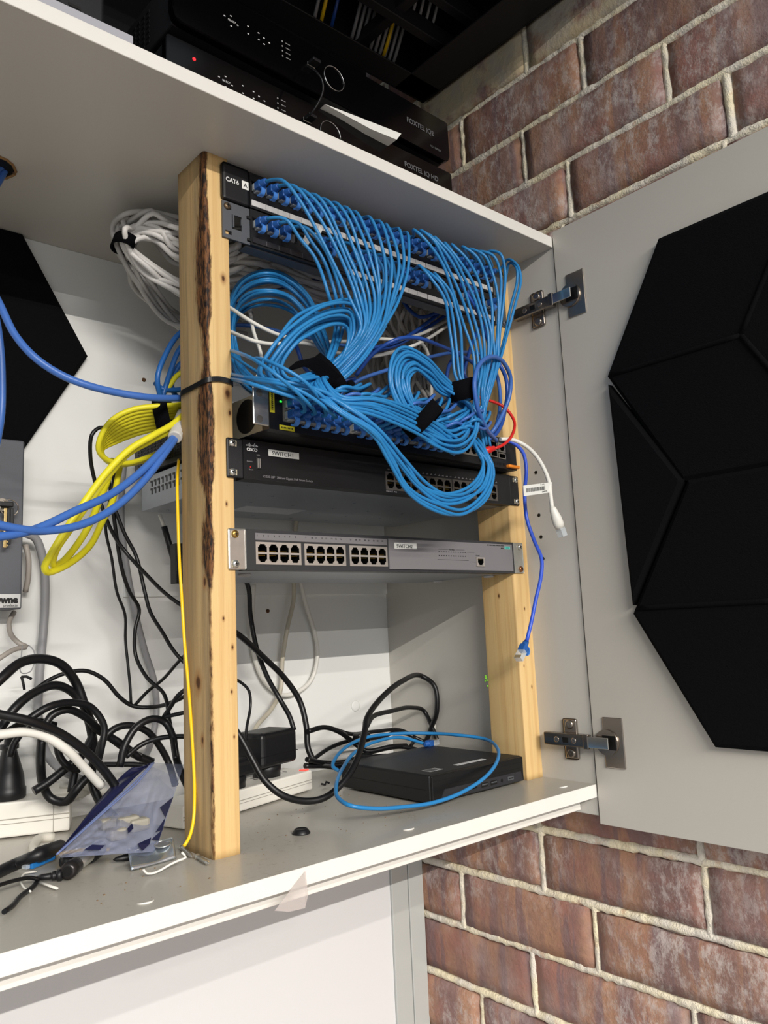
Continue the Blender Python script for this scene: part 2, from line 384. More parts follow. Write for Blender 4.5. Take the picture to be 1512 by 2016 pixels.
# ================================================================== THE ROOM
XW = 0.5296
def brick_wall():
    g = B(); bm = g.bm
    L = .250; lay = bm.faces.layers.float.new('bid'); lc = bm.faces.layers.float.new('cream')
    # course boundaries (mortar centre lines)
    low = [-.339-.0865*i for i in range(1, 14)]
    mid = [-.339+(.551+.339)*i/10 for i in range(11)]
    up = [.551+.0905*i for i in range(1, 11)]
    zs = sorted(low+mid+up); joints = {}
    known = {(-.4255, -.339): .0428, (-.512, -.4255): -.0410, (-.5985, -.512): .0739, (-.685, -.5985): -.071,
             (.551, .6415): -.0976, (.6415, .732): -.0211, (.732, .8225): -.1391, (.8225, .913): -.0381}
    for ci in range(len(zs)-1):
        z0, z1 = zs[ci], zs[ci+1]; key = min(known, key=lambda k: abs(k[0]-z0)+abs(k[1]-z1))
        y_ = known[key] if abs(key[0]-z0) < .01 else (.045 if ci % 2 else -.08)
        Lc = L if z0 < .5 else .2445
        y = y_-Lc*7
        while y < 0.42:
            a, b_ = y, y+Lc; y += Lc
            jit = [rnd.uniform(-.002, .002) for _ in range(4)]
            ya, yb = a+.006+jit[0], min(b_-.006+jit[1], .45); za, zb = z0+.006+jit[2], z1-.006+jit[3]
            if yb-ya < .02: continue
            bid = rnd.random(); cr = 1.0 if (.80 < z0 < .85 and a > -.32) else 0.0
            t = bmesh.new(); ny, nz = 14, 5
            d0 = rnd.uniform(-.0025, .0015)
            grid = [[None]*(nz+1) for _ in range(ny+1)]
            for i in range(ny+1):
                for j in range(nz+1):
                    yy = ya+(yb-ya)*i/ny; zz = za+(zb-za)*j/nz
                    e = min(i, ny-i, j, nz-j) == 0
                    if e: yy += rnd.uniform(-.0014, .0014); zz += rnd.uniform(-.0014, .0014)
                    grid[i][j] = bm.verts.new((XW+d0+rnd.uniform(-.0005, .0005)+(.0028 if e else 0), yy, zz))
            def F(*v):
                f = bm.faces.new(v); f[lay] = bid; f[lc] = cr; f.smooth = True; return f
            for i in range(ny):
                for j in range(nz): F(grid[i][j], grid[i][j+1], grid[i+1][j+1], grid[i+1][j])
            rim = [grid[i][0] for i in range(ny+1)]+[grid[ny][j] for j in range(1, nz+1)]+[grid[i][nz] for i in range(ny-1, -1, -1)]+[grid[0][j] for j in range(nz-1, 0, -1)]
            back = [bm.verts.new((XW+.02, v.co.y, v.co.z)) for v in rim]
            for k in range(len(rim)):
                k2 = (k+1) % len(rim); F(rim[k], rim[k2], back[k2], back[k])
    o = g.obj('wall_right', brick_mat()); struct(o)
    # raked, uneven mortar between the bricks: beads that follow each joint
    m = B(); mb = m.bm
    def bead(p0, p1, half, seed):
        n = max(2, int((p1-p0).length/.008)); prev = None; d = (p1-p0).normalized(); s_ = Vector((0, -d.z, d.y))
        for i in range(n+1):
            c = p0+(p1-p0)*i/n; hw = half*rnd.uniform(.85, 1.25); prof = (-1, -.55, 0, .55, 1)
            off = rnd.uniform(-.0008, .0012)
            row = [mb.verts.new(c+s_*hw*q+Vector(((.010, .0005, -.0016, .0005, .010)[k]+off+rnd.uniform(-.0007, .0007), rnd.uniform(-.0008, .0008), rnd.uniform(-.0008, .0008)))) for k, q in enumerate(prof)]
            if prev:
                for k in range(4):
                    f = mb.faces.new((prev[k], prev[k+1], row[k+1], row[k])); f.smooth = True
            prev = row
    for ci in range(len(zs)):
        bead(Vector((XW+.002, -1.85, zs[ci])), Vector((XW+.002, .42, zs[ci])), .0082, ci)
    for ci in range(len(zs)-1):
        z0, z1 = zs[ci], zs[ci+1]; key = min(known, key=lambda k: abs(k[0]-z0)+abs(k[1]-z1))
        y_ = known[key] if abs(key[0]-z0) < .01 else (.045 if ci % 2 else -.08)
        Lc = L if z0 < .5 else .2445
        y = y_-Lc*7
        while y < .42:
            bead(Vector((XW+.002, y, z0)), Vector((XW+.002, y, z1)), .0078, ci); y += Lc
    m.box(XW+.010, XW+.06, -1.85, .45, zs[0]-.02, zs[-1]+.02)
    mo = m.obj('wall_right_mortar', mortar_mat(), o)
brick_wall()

# wall behind the cabinet and floor
WALLP = mat('painted_wall', (.80, .80, .79), .7)
DARKW = mat('dark_upper_wall', (.10, .10, .105), .8)  # one dark tone for the wall above the upper shelf
struct(B().box(-1.6, .5895, .345, .40, -1.5, .4968).obj('wall_back', WALLP))
struct(B().box(-1.6, .5895, .345, .40, .5128, 1.45).obj('wall_back_upper', DARKW))
FLOORM = mat('grey_floor', (.36, .35, .34), .6, var=.05, vscale=3)
struct(B().box(-4, .5895, -9, .40, -1.55, -1.5).obj('floor', FLOORM))

# cabinet shell -------------------------------------------------------------
YF = -.0885; XP = .494
def cabinet():
    t = thing('wall_cabinet', 'open light grey wall cabinet with white edges, mounted beside the brick wall', 'cabinet', (-.2, .11, -.31))
    def board(name, mats, x0, x1, y0, y1, z0, z1, edge=None):
        b = B().box(x0, x1, y0, y1, z0, z1, .0006, 0, 1)
        if edge: b.box(x0, x1, y0-.0006, y0+.0008, z0, z1, .0005, 1, 1)
        return b.obj(name, mats, t)
    board('top_shelf', [GREYM, WHITE], -1.0, XP, YF+.0008, YB+.01, ZT, ZT+.016, 1)
    bs = board('bottom_shelf', [SHELF, WHITE], -1.0, XP, YF+.0008, YB+.01, ZS-.0165, ZS, 1)
    board('lower_rail', [GREYM, WHITE], -1.0, XP-.001, -.060, .30, ZS-.036, ZS-.0165, 1)
    sp = board('side_panel', [GREYM, WHITE], XP, XP+.016, YF+.001, YB+.01, -.2945, ZT+.016)
    board('far_side_panel', GREYM, -1.016, -1.0, YF, YB+.01, -.2945, ZT+.016)
    bk = board('back_panel', PANELW, -1.0, XP, YB, YB+.016, ZS, ZT)
    # thin lining board on the upper part of the back
    B().box(.02, XP-.0005, YB-.0035, YB+.001, .0195, .20, .0006, 0, 1).obj('lining_board', PANELW, t)
    # shelf-pin holes drilled in the side panel, screw caps on side and back
    h = B()
    for y, z in ((-.0275, .1749), (-.0272, .1123), (-.028, .0806), (-.0287, .0492)):
        h.cyl((XP-.0001, y, z), (XP-.0004, y, z), .0026, n=14)
    h.obj('pin_holes', DARK, sp)
    cap = mat('cap_white', (.86, .85, .82), .4)
    B().lathe([(.0001, .0016), (.006, .0014), (.0085, .0008), (.009, 0)], (XP, .2183, -.1991), (-1, 0, 0)).obj('screw_cap', cap, sp)
    B().lathe([(.0001, .0016), (.006, .0014), (.0085, .0008), (.009, 0)], (.4153, YB, -.1634), (0, -1, 0)).obj('screw_cap', PANELW, bk)
    rust = mat('rusty_hole', (.35, .24, .14), .8)
    for x, z in ((.2498, -.0042), (.0506, .3298)):
        B().cyl((x, YB-.0002, z), (x, YB-.0022, z), .0032, .0024, n=10).obj('screw', rust, bk)
    # ragged cable hole in the upper shelf
    a = B(); pc = atz(10, 335, ZT)
    a.cyl((pc.x-.014, pc.y, ZT-.0006), (pc.x-.014, pc.y, ZT+.001), .024, n=26); a.obj('cable_hole', DARK, t)
    chip = B(); chipm = mat('chipboard', (.55, .42, .27), .9, bump=.8)
    ring = [Vector((pc.x-.014+(.024+rnd.uniform(-.001, .0015))*math.cos(k*PI/16), pc.y+(.024+rnd.uniform(-.001, .0015))*math.sin(k*PI/16), ZT-.0006)) for k in range(33)]
    chip.tube(ring, .0016, 6); chip.obj('hole_rim', chipm, t)
cabinet()

def lower_unit():
    t = thing('lower_cabinet', 'white backed unit under the lower shelf with a pale grey edge strip', 'cabinet', (-.2, .30, -1.0))
    B().box(-1.0, .4600, .300, .330, -1.4, -.2910, .0005, 0, 1).obj('back_panel', mat('white_board_cool', (.86, .86, .865), .4), t)
    al = mat('satin_strip', (.74, .75, .74), .35, .1)
    b = B(); b.box(.4602, .4955, .296, .330, -1.4, -.2910, .0012, 0, 2); b.box(.4962, .5285, .2945, .330, -1.4, -.2910, .0012, 0, 2)
    b.obj('edge_strip', al, t)
lower_unit()

# cabinet door, swung open at a right angle ------------------------------------
XD = .4914
def door():
    t = thing('cabinet_door', 'open light grey cabinet door lined with black felt hexagons, beside the brick wall', 'door', (XD+.008, -.35, -.304))
    t['kind'] = 'thing'
    dm = mat('door_grey', (.735, .715, .68), .36, bush=0) if False else mat('door_grey', (.745, .725, .69), .36, bump=.05, bscale=500)
    B().box(XD, XD+.0165, -.58, -.0905, -.304, .5192, .0006, 0, 1).obj('panel', dm, t)
    # hinges
    for zc, tilt in ((.4135, 0), (-.1985, 0)):
        h = B()  # cup plate on the door
        h.box(XD-.0022, XD, -.1375, -.108, zc-.032, zc+.032, .0008)
        for s_ in (-1, 1): pass
        hp = h.obj('hinge', CHROME, t)
        c = B(); c.cyl((XD-.0032, -.1135, zc), (XD-.0002, -.1135, zc), .0165, n=30); c.cyl((XD-.0048, -.1135, zc), (XD-.003, -.1135, zc), .0165, .014, n=30)
        c.obj('hinge_cup', CHROME, hp)
        k = B(); k.box(XD-.0052, XD-.0046, -.128, -.108, zc-.009, zc+.009, .0002); k.obj('cup_recess', DARK, hp)
        arm = B()
        arm.box(XP-.0165, XP-.0145, -.122, -.086, zc-.0072, zc+.0072, .0006, 0, 2, M=None)
        arm.obj('knuckle', mat('bright_nickel', (.85, .83, .80), .15, .95), hp)
        body = B(); body.box(XP-.0150, XP-.0040, -.089, -.018, zc-.0085, zc+.0085, .0016)
        body.box(XP-.0175, XP-.013, -.092, -.084, zc-.0095, zc+.0095, .001)
        body.obj('hinge_arm', mat('dark_nickel', (.52, .49, .46), .2, .95), hp)
        pl = B(); pl.box(XP-.0035, XP, -.066, -.043, zc-.0270, zc+.0270, .0030, 0, 3)
        pl.obj('mounting_plate', CHROME, hp)
        for dz in (-.019, .019):
            q = B(); q.lathe([(.0062, 0), (.0062, .0016), (.0045, .0022), (.0001, .0012)], (XP-.0035, -.0545, zc+dz), (-1, 0, 0), 18)
            q.obj('screw', CHROME, hp)
        for y in (-.040, -.068):
            q = B(); q.lathe([(.0040, 0), (.0040, .0006), (.0028, .0010), (.0001, .0002)], (XP-.0150, y, zc), (-1, 0, 0), 14); q.obj('screw', CHROME, hp)
        q = B(); q.box(XP-.0154, XP-.0149, -.059, -.050, zc-.0035, zc+.0035, .0001); q.obj('slot', DARK, hp)
door()

def felt_tile(verts, label, axis, base, centre=None, thick=.012, grooves=()):
    """verts: plane coords; axis 'x' faces -X from X=base, 'y' faces -Y from Y=base; chamfered felt tile with pressed ridges"""
    n = len(verts); cx = sum(v[0] for v in verts)/n; cz = sum(v[1] for v in verts)/n
    def W_(a, z, d): return (base-d, a, z) if axis == 'x' else (a, base-d, z)
    g = B(); bm = g.bm
    def ring(s, d): return [bm.verts.new(W_(*inset(verts, s)[i], d)) for i in range(n)]
    def inset(vs, s):
        out = []
        for i in range(len(vs)):
            p = Vector(vs[i]); a = Vector(vs[i-1]); b = Vector(vs[(i+1) % len(vs)])
            d1 = (p-a).normalized(); d2 = (b-p).normalized(); area = sum(vs[k][0]*vs[(k+1) % n][1]-vs[(k+1) % n][0]*vs[k][1] for k in range(n))
            sg = 1 if area > 0 else -1
            n1 = Vector((-d1.y, d1.x))*sg; n2 = Vector((-d2.y, d2.x))*sg
            b_ = (n1+n2).normalized(); k = s/max(.3, b_.dot(n1)); out.append(tuple(p+b_*k))
        return out
    r0, r1, r2 = ring(0, 0), ring(0, thick*.72), ring(.005, thick)
    for A, Bq in ((r0, r1), (r1, r2)):
        for i in range(n): bm.faces.new((A[i], A[(i+1) % n], Bq[(i+1) % n], Bq[i]))
    bm.faces.new(r2)
    o = g.obj('acoustic_tile', FELT); mesh_thing(o, label, 'acoustic panel', 'black felt hexagon tiles')
    for a, b_ in grooves:
        q = B(); pa = Vector(W_(*a, thick-.0006)); pb = Vector(W_(*b_, thick-.0006))
        pts = [pa+(pb-pa)*i/10 for i in range(11)]
        q.tube(pts, .0034, 8, flat=None); e = q.obj('ridge', FELT, None)
        e.data.transform(Matrix.Translation(-o.location)); e.parent = o
    return o
def hexv(cy, cz, s=.184): return [(cy+s*math.cos(k*PI/3), cz+s*math.sin(k*PI/3)) for k in range(6)]
h1 = hexv(-.3475, .2795, .1815); h2 = hexv(-.354, -.0345, .1815)
hx = lambda c, k, s=.178: (c[0]+s*math.cos(k*PI/3)*.96, c[1]+s*math.sin(k*PI/3)*.96)
felt_tile(h1, 'black felt hexagon on the open door, upper of the two whole ones', 'x', XD-.0001, grooves=[((-.347, .279), hx((-.347, .279), k)) for k in (0, 2, 4)])
felt_tile(h2, 'black felt hexagon on the open door, lower of the two whole ones', 'x', XD-.0001, grooves=[((-.354, -.028), hx((-.354, -.028), k)) for k in (0, 2, 4)])
felt_tile([(-.1665, .2680), (-.2590, .1235), (-.1735, -.0240)], 'black felt offcut triangle on the open door, near the hinges', 'x', XD-.0001, thick=.014)
hl = [(a, min(z, .4960)) for a, z in hexv(-.2175, .3462, .184)]
hl = [(-.0335, .3462), (-.1205, .4960), (-.3145, .4960), (-.4015, .3462), (-.3095, .187), (-.1255, .187)]
felt_tile(hl, 'black felt hexagon on the white back of the cabinet, pointed corner towards the timber post', 'y', YB-.0001, grooves=[((-.2175, .3462), (-.31, .2))])

# ------------------------------------------------------------------ timber posts
def post(x0, x1, y1, m, label, sh):
    g = B(); bm = g.bm; nz = 90; r = .0018; rings = []
    for k in range(nz+1):
        z = ZS+(ZT-ZS)*k/nz; wob = (math.sin(z*9+sh)*.0006, math.sin(z*7+sh*2)*.0006)
        c = []
        for (cx_, cy_, a0) in ((x0, 0, 180), (x1, 0, 270), (x1, y1, 0), (x0, y1, 90)):
            rr = r
            if (cx_, cy_) == (x0, 0): rr = r+max(0, math.sin(z*17+sh)*.0016+math.sin(z*41)*.0008)
            ox = cx_+(rr if cx_ == x0 else -rr)+wob[0]*(1 if cx_ == x0 else .5); oy = cy_+(rr if cy_ == 0 else -rr)+(wob[1] if cy_ else 0)*.5
            for j in range(4):
                a = math.radians(a0+j*30); c.append((ox+rr*math.cos(a), oy+rr*math.sin(a), z))
        rings.append([bm.verts.new(q) for q in c])
    n = len(rings[0])
    for A, Bq in zip(rings, rings[1:]):
        for i in range(n):
            f = bm.faces.new((A[i], A[(i+1) % n], Bq[(i+1) % n], Bq[i])); f.smooth = True
    bm.faces.new(rings[0][::-1]); bm.faces.new(rings[-1])
    o = g.obj('timber_post', m); mesh_thing(o, label, 'post', 'timber rack posts')
    return o
PXL, PWL, PXR, PWR, PDY = -.0206, .0303, .4605, .0355, .0622
kL = [(.004, 0, .2215, .0045, 'x'), (.001, 0, .352, .003, 'x'), (.006, 0, .2, .002, 'x'), (0.0, .0, .10, .0015, 'x'), (PXL, .028, -.085, .0060, 'y'), (PXL, .020, -.142, .0030, 'y'), (PXL, .012, .018, .0035, 'y'), (-.006, 0, -.02, .0016, 'x'), (.004, 0, -.05, .0016, 'x'), (.002, 0, -.095, .0014, 'x'), (.004, 0, -.14, .0012, 'x')]
kR = [(.480, 0, -.02, .0014, 'x'), (.470, 0, -.1, .0012, 'x'), (.484, 0, -.13, .0013, 'x'), (.474, 0, .05, .0012, 'x'), (PXR, .03, .0, .0018, 'y')]
post(PXL, PXL+PWL, PDY, pine_mat('pine_with_bark', kL, True, PXL, .75), 'rough pine post with a dark bark edge, holding the left ends of the rack units', 0.3)
post(PXR, PXR+PWR, PDY, pine_mat('clean_pine', kR, False, PXR), 'clean pine post at the right ends of the rack units, beside the grey side panel', 2.1)

# ------------------------------------------------------------------ network equipment
def screw(parent, x, y, z, m=STEEL, r=.0042):
    g = B(); g.lathe([(r, 0), (r, .0010), (r*.8, .0022), (r*.3, .0028), (.0001, .0026)], (x, y, z), (0, -1, 0), 18)
    a = rnd.uniform(0, PI)
    for k in (0, 1):
        M = Matrix.Translation((x, y-.0027, z)) @ Matrix.Rotation(a+k*PI/2, 4, 'Y')
        g.box(-r*.55, r*.55, -.0003, .0003, -r*.12, r*.12, 0, 1, M=M)
    return g.obj('screw', [m, DARK], parent)

def plug_mesh_parts(boot_m, clip_m):
    """local axes: +Y into the socket, -Z the latch side"""
    c = B(); c.box(-.0056, .0056, -.004, .011, -.0040, .0040, .0006)
    c.box(-.0028, .0028, -.006, .008, -.0062, -.0040, .0005)
    for k in range(8): c.box(-.0042+k*.0012-.0003, -.0042+k*.0012+.0003, .006, .0108, .0036, .0042, 0, 1)
    bo = B(); bo.box(-.0052, .0052, -.0140, -.0030, -.0042, .0048, .0014)
    bo.lathe([(.0046, 0), (.0046, .0016), (.0038, .0019), (.0044, .0035), (.0035, .0039), (.0040, .0056), (.0032, .0060), (.0035, .0076), (.0026, .0082)], (0, -.0135, .0004), (0, -1, -.10), 14)
    cl = B(); pts = [Vector((0, -.0130, -.0040)), Vector((0, -.0152, -.0075)), Vector((0, -.0130, -.0115)), Vector((0, -.0085, -.0122)), Vector((0, -.0060, -.0108))]
    q = spline(pts, .0015); prev = None
    for i, p_ in enumerate(q):
        tg = (q[min(i+1, len(q)-1)]-q[max(i-1, 0)]).normalized(); nn = Vector((0, -tg.z, tg.y))*.0009
        row = [cl.bm.verts.new(p_+Vector((sx*.0026, 0, 0))+nn*sy) for sx, sy in ((-1, -1), (1, -1), (1, 1), (-1, 1))]
        if prev:
            for k in range(4): cl.bm.faces.new((prev[k], prev[(k+1) % 4], row[(k+1) % 4], row[k]))
        else: cl.bm.faces.new(row[::-1])
        prev = row
    cl.bm.faces.new(prev)
    return [(c, [CLEAR, GOLD], 'contact_body'), (bo, boot_m, 'boot'), (cl, clip_m, 'latch_guard')]
PLUGS = {}
def plug(kind, loc, rot, parent):
    """plug part: boot mesh with clear body and latch guard as its children"""
    if kind not in PLUGS:
        bm_, cm_ = {'blue': (BOOT, BOOTL), 'dark': (MBLUE, BOOT), 'white': (WHITEC, WHITEC), 'red': (RED, RED)}[kind]
        PLUGS[kind] = []
        for g, m, nm in plug_mesh_parts(bm_, cm_):
            o = g.obj(nm, m, None); bpy.context.scene.collection.objects.unlink(o); PLUGS[kind].append(o)
    body, boot, clip = PLUGS[kind]
    b = boot.copy(); b.name = 'plug'; C.objects.link(b); b.parent = parent
    b.matrix_local = MW[parent.name].inverted() @ Matrix.Translation(loc) @ rot.to_matrix().to_4x4()
    for o in (body, clip):
        c = o.copy(); C.objects.link(c); c.parent = b
    return b
R0 = Euler((0, 0, 0))

def patch_panel(z0, label, cover, filled):
    t = thing('patch_bay', label, 'patch panel', (0, 0, z0))
    H = .0437; XA = .0352; XB = .4560; zc0 = z0+.0195; ph = .0150; pw = .0126
    xs_p = [.0368+.139*(k//8)+.0068+.0167*(k % 8) for k in range(24)]
    xs = sorted({XA, XB}|{round(x-pw/2, 5) for x in xs_p}|{round(x+pw/2, 5) for x in xs_p})
    zs = [z0+.0004, zc0, zc0+ph, z0+H]
    op = lambda x, z: not (zc0 < z < zc0+ph and any(abs(x-p_) < pw/2 for p_ in xs_p))
    g = B(); g.plate(xs, zs, op, -.0042, .012, 0, 1); g.box(XA, XB, .012, .0165, z0+.0004, z0+H, 0, 1)
    g.obj('fascia', [BLACKP, DARK], t)
    # folded metal tray behind
    g = B(); g.box(.0345 if not cover else .012, .470, -.0005, .0012, z0+.0006, z0+H, .0004, 0, 1); g.box(XA-.004, XB+.004,   .0012, .0170, z0-.0010, z0+.0008, .0004, 0, 1)
    g.obj('tray', GREYST if not cover else BLACKM, t)
    # label strips
    for k in range(3):
        x0 = .0368+.139*k
        b = B(); b.box(x0, x0+.1375, -.0056, -.0040, z0+.0028, z0+.0098, .0003, 0, 1)
        st = b.obj('label_strip', STRIPW if not (not cover and k == 0) else mat('smoked_strip', (.16, .155, .16), .2, var=.3, vscale=60), t)
        b = B()
        for j in range(1, 8): b.box(x0+j*.0167+.0018, x0+j*.0167+.0021, -.0058, -.0055, z0+.0035, z0+.0090, 0, 0)
        b.obj('strip_marks', mat('mark_grey', (.45, .45, .45), .6), st)
    # jacks: black inserts with pins
    for k, x in enumerate(xs_p):
        b = B(); b.box(x-pw/2, x-pw/2+.0007, -.0046, .010, zc0, zc0+ph, 0); b.box(x+pw/2-.0007, x+pw/2, -.0046, .010, zc0, zc0+ph, 0)
        b.box(x-pw/2, x+pw/2, -.0046, .010, zc0+ph-.0010, zc0+ph, 0); b.box(x-pw/2, x-.0035, -.0044, .010, zc0, zc0+.0025); b.box(x+.0035, x+pw/2, -.0044, .010, zc0, zc0+.0025)
        for q in range(8): b.box(x-.0042+q*.0012-.0002, x-.0042+q*.0012+.0002, .001, .010, zc0+ph-.003, zc0+ph-.0026, 0, 1)
        b.obj('jack', [mat('jack_black', (.05, .05, .055), .35), GOLD], t)
    # ears
    for side in (0, 1):
        X0, X1 = (0, .0350) if side == 0 else (.4560, .4826)
        b = B()
        if cover and side == 0:
            b.box(X0-.0012, X1+.0003, -.0052, -.0006, z0-.0006, z0+H+.0006, .0042, 0, 3); e = b.obj('end_cover', BLACKP, t)
        else:
            ex = B(); xa, xb = (0, .035) if side == 0 else (.457, .4826)
            xc = (.0225, .0130) if side == 0 else (.466, .472)
            if side == 0:
                xs2 = [0, .0035, .0115, .0120, .0245, .0265, .0325, .035]; zs2 = [z0, z0+.0045, z0+.0090, z0+.0130, z0+.0300, z0+.0345, z0+.0395, z0+H]
                def solid(x, z):
                    if .012 < x < .0245 and z0+.013 < z < z0+.030: return False
                    if .0035 < x < .0115 and z0+.0045 < z < z0+.0090: return False
                    if .0035 < x < .0115 and z0+.0345 < z < z0+.0395: return False
                    return True
                ex.plate(xs2, zs2, solid, -.0026, -.0006)
                ex.box(.012, .0135, -.0050, -.0026, z0+.014, z0+.029); ex.box(.0225, .0235, -.0046, -.0026, z0+.019, z0+.026)
                e = ex.obj('ear', GREYST, t)
                d = B(); d.box(.0110, .0255, .0160, .0170, z0+.010, z0+.033); d.obj('window_back', DARK, e); d = B(); d.box(.0310, .0352, -.0048, -.0020, z0+.0305, z0+.0340, .0004); d.box(.0310, .0352, -.0048, -.0020, z0+.0035, z0+.0070, .0004); d.obj('clip_slots', DARK, e)
                screw(e, .0060, -.0026, z0+.0378, mat('dull_screw', (.45, .38, .30), .45, .8))
            else:
                e = ex.box(xa, xb, -.0026, -.0006, z0, z0+H, .0016, 0, 2).obj('ear', GREYST, t)
                screw(e, .4765, -.0026, z0+.037, mat('brass_screw', (.75, .68, .40), .35, .9)); screw(e, .4765, -.0026, z0+.006, GREYST)
    return t, xs_p, zc0+ph/2
pA, xsA, zA = patch_panel(.4457, 'topmost black patch panel lettered CAT6 A, full of blue leads', True, range(24))
# printed end cover
text('CAT6', .0074, (.0035, -.0053, .4457+.0215), PRINTW, pA, sx=.92, bold=.00015)
cv = B().box(.0242, .0330, -.0057, -.0051, .4457+.0190, .4457+.0290, .0003).obj('port_label', LABELW, pA)
text('A', .0075, (.0286, -.0059, .4457+.0213), INK, cv, align='CENTER')
pB, xsB, zB = patch_panel(.4005, 'second patch panel from the top, with a bare grey ear and open jacks', False, ())

# --- SWITCH1 -------------------------------------------------------------
SM = mat('satin_black_fascia', (.085, .085, .092), .33)
def usb(parent, x, z, w_, h, y=-.0031, name='usb_socket', m=None):
    b = B(); b.box(x, x+w_, y-.0006, y+.001, z, z+h, .0003, 0); b.box(x+w_*.18, x+w_*.42, y-.0009, y, z+h*.12, z+h*.88, 0, 1); b.box(x+w_*.58, x+w_*.82, y-.0009, y, z+h*.12, z+h*.88, 0, 1)
    return b.obj(name, [DARK, m or STEEL], parent)
def rj_row(parent, x0, pitch, n, z0, h, frame_m, rows=2, y=-.0036, edge=.0012, name='port_block', inner_y=.010):
    """metal block with T-shaped sockets that are really open, tabs facing outwards"""
    W_ = n*pitch+2*edge; xs = {0, W_}; zs = {0, h}; sock = []
    cell = (h-2*edge)/rows
    for i in range(n):
        cx_ = edge+(i+.5)*pitch
        for r_ in range(rows):
            b0 = edge+r_*cell; up = (r_ == 1) if rows == 2 else False
            zb, zt = b0+cell*.10, b0+cell*.90; wide = pitch*.40; nar = pitch*.22; mid = pitch*.30
            if up: rects = [(cx_-wide, cx_+wide, zb, zt-cell*.28), (cx_-mid, cx_+mid, zt-cell*.28, zt-cell*.13), (cx_-nar, cx_+nar, zt-cell*.13, zt)]
            else: rects = [(cx_-wide, cx_+wide, zb+cell*.28, zt), (cx_-mid, cx_+mid, zb+cell*.13, zb+cell*.28), (cx_-nar, cx_+nar, zb, zb+cell*.13)]
            sock.append(rects)
            for a, b_, c_, d in rects: xs |= {round(a, 6), round(b_, 6)}; zs |= {round(c_, 6), round(d, 6)}
    xs = sorted(xs); zs = sorted(zs)
    flat = [q for s_ in sock for q in s_]
    op = lambda x, z: not any(a < x < b_ and c_ < z < d for a, b_, c_, d in flat)
    g = B(); g.plate([x0+a for a in xs], [z0+a for a in zs], lambda x, z: op(x-x0, z-z0), y, inner_y, 0, 1)
    g.box(x0, x0+W_, inner_y, inner_y+.001, z0, z0+h, 0, 1)
    for s_ in sock:
        a, b_, c_, d = s_[0]
        for q in range(8):
            xx = x0+a+(b_-a)*(.14+.72*q/7); zz = (d if c_ > s_[2][2] or rows == 1 else c_)
            g.box(xx-.0002, xx+.0002, y+.002, inner_y, z0+(zz-.0014 if zz == d else zz+.0009), z0+(zz-.0009 if zz == d else zz+.0014), 0, 2)
    return g.obj(name, [frame_m, DARK, GOLD], parent)

def body_box(parent, x0, x1, y0, y1, z0, z1, m, name='body', holes=()):
    """sheet metal case; recess is cut at the front for the port blocks"""
    return B().box(x0, x1, y0, y1, z0, z1, .0006, 0, 1).obj(name, m, parent)
def fascia(parent, x0, x1, z0, z1, openings, m, y0=-.003, y1=.014, name='fascia', mside=None):
    xs = sorted({x0, x1}|{v for o_ in openings for v in o_[:2]}); zs = sorted({z0, z1}|{v for o_ in openings for v in o_[2:]})
    g = B(); g.plate(xs, zs, lambda x, z: not any(a < x < b_ and c_ < z < d for a, b_, c_, d in openings), y0, y1, 0)
    return g.obj(name, [m, m], parent)

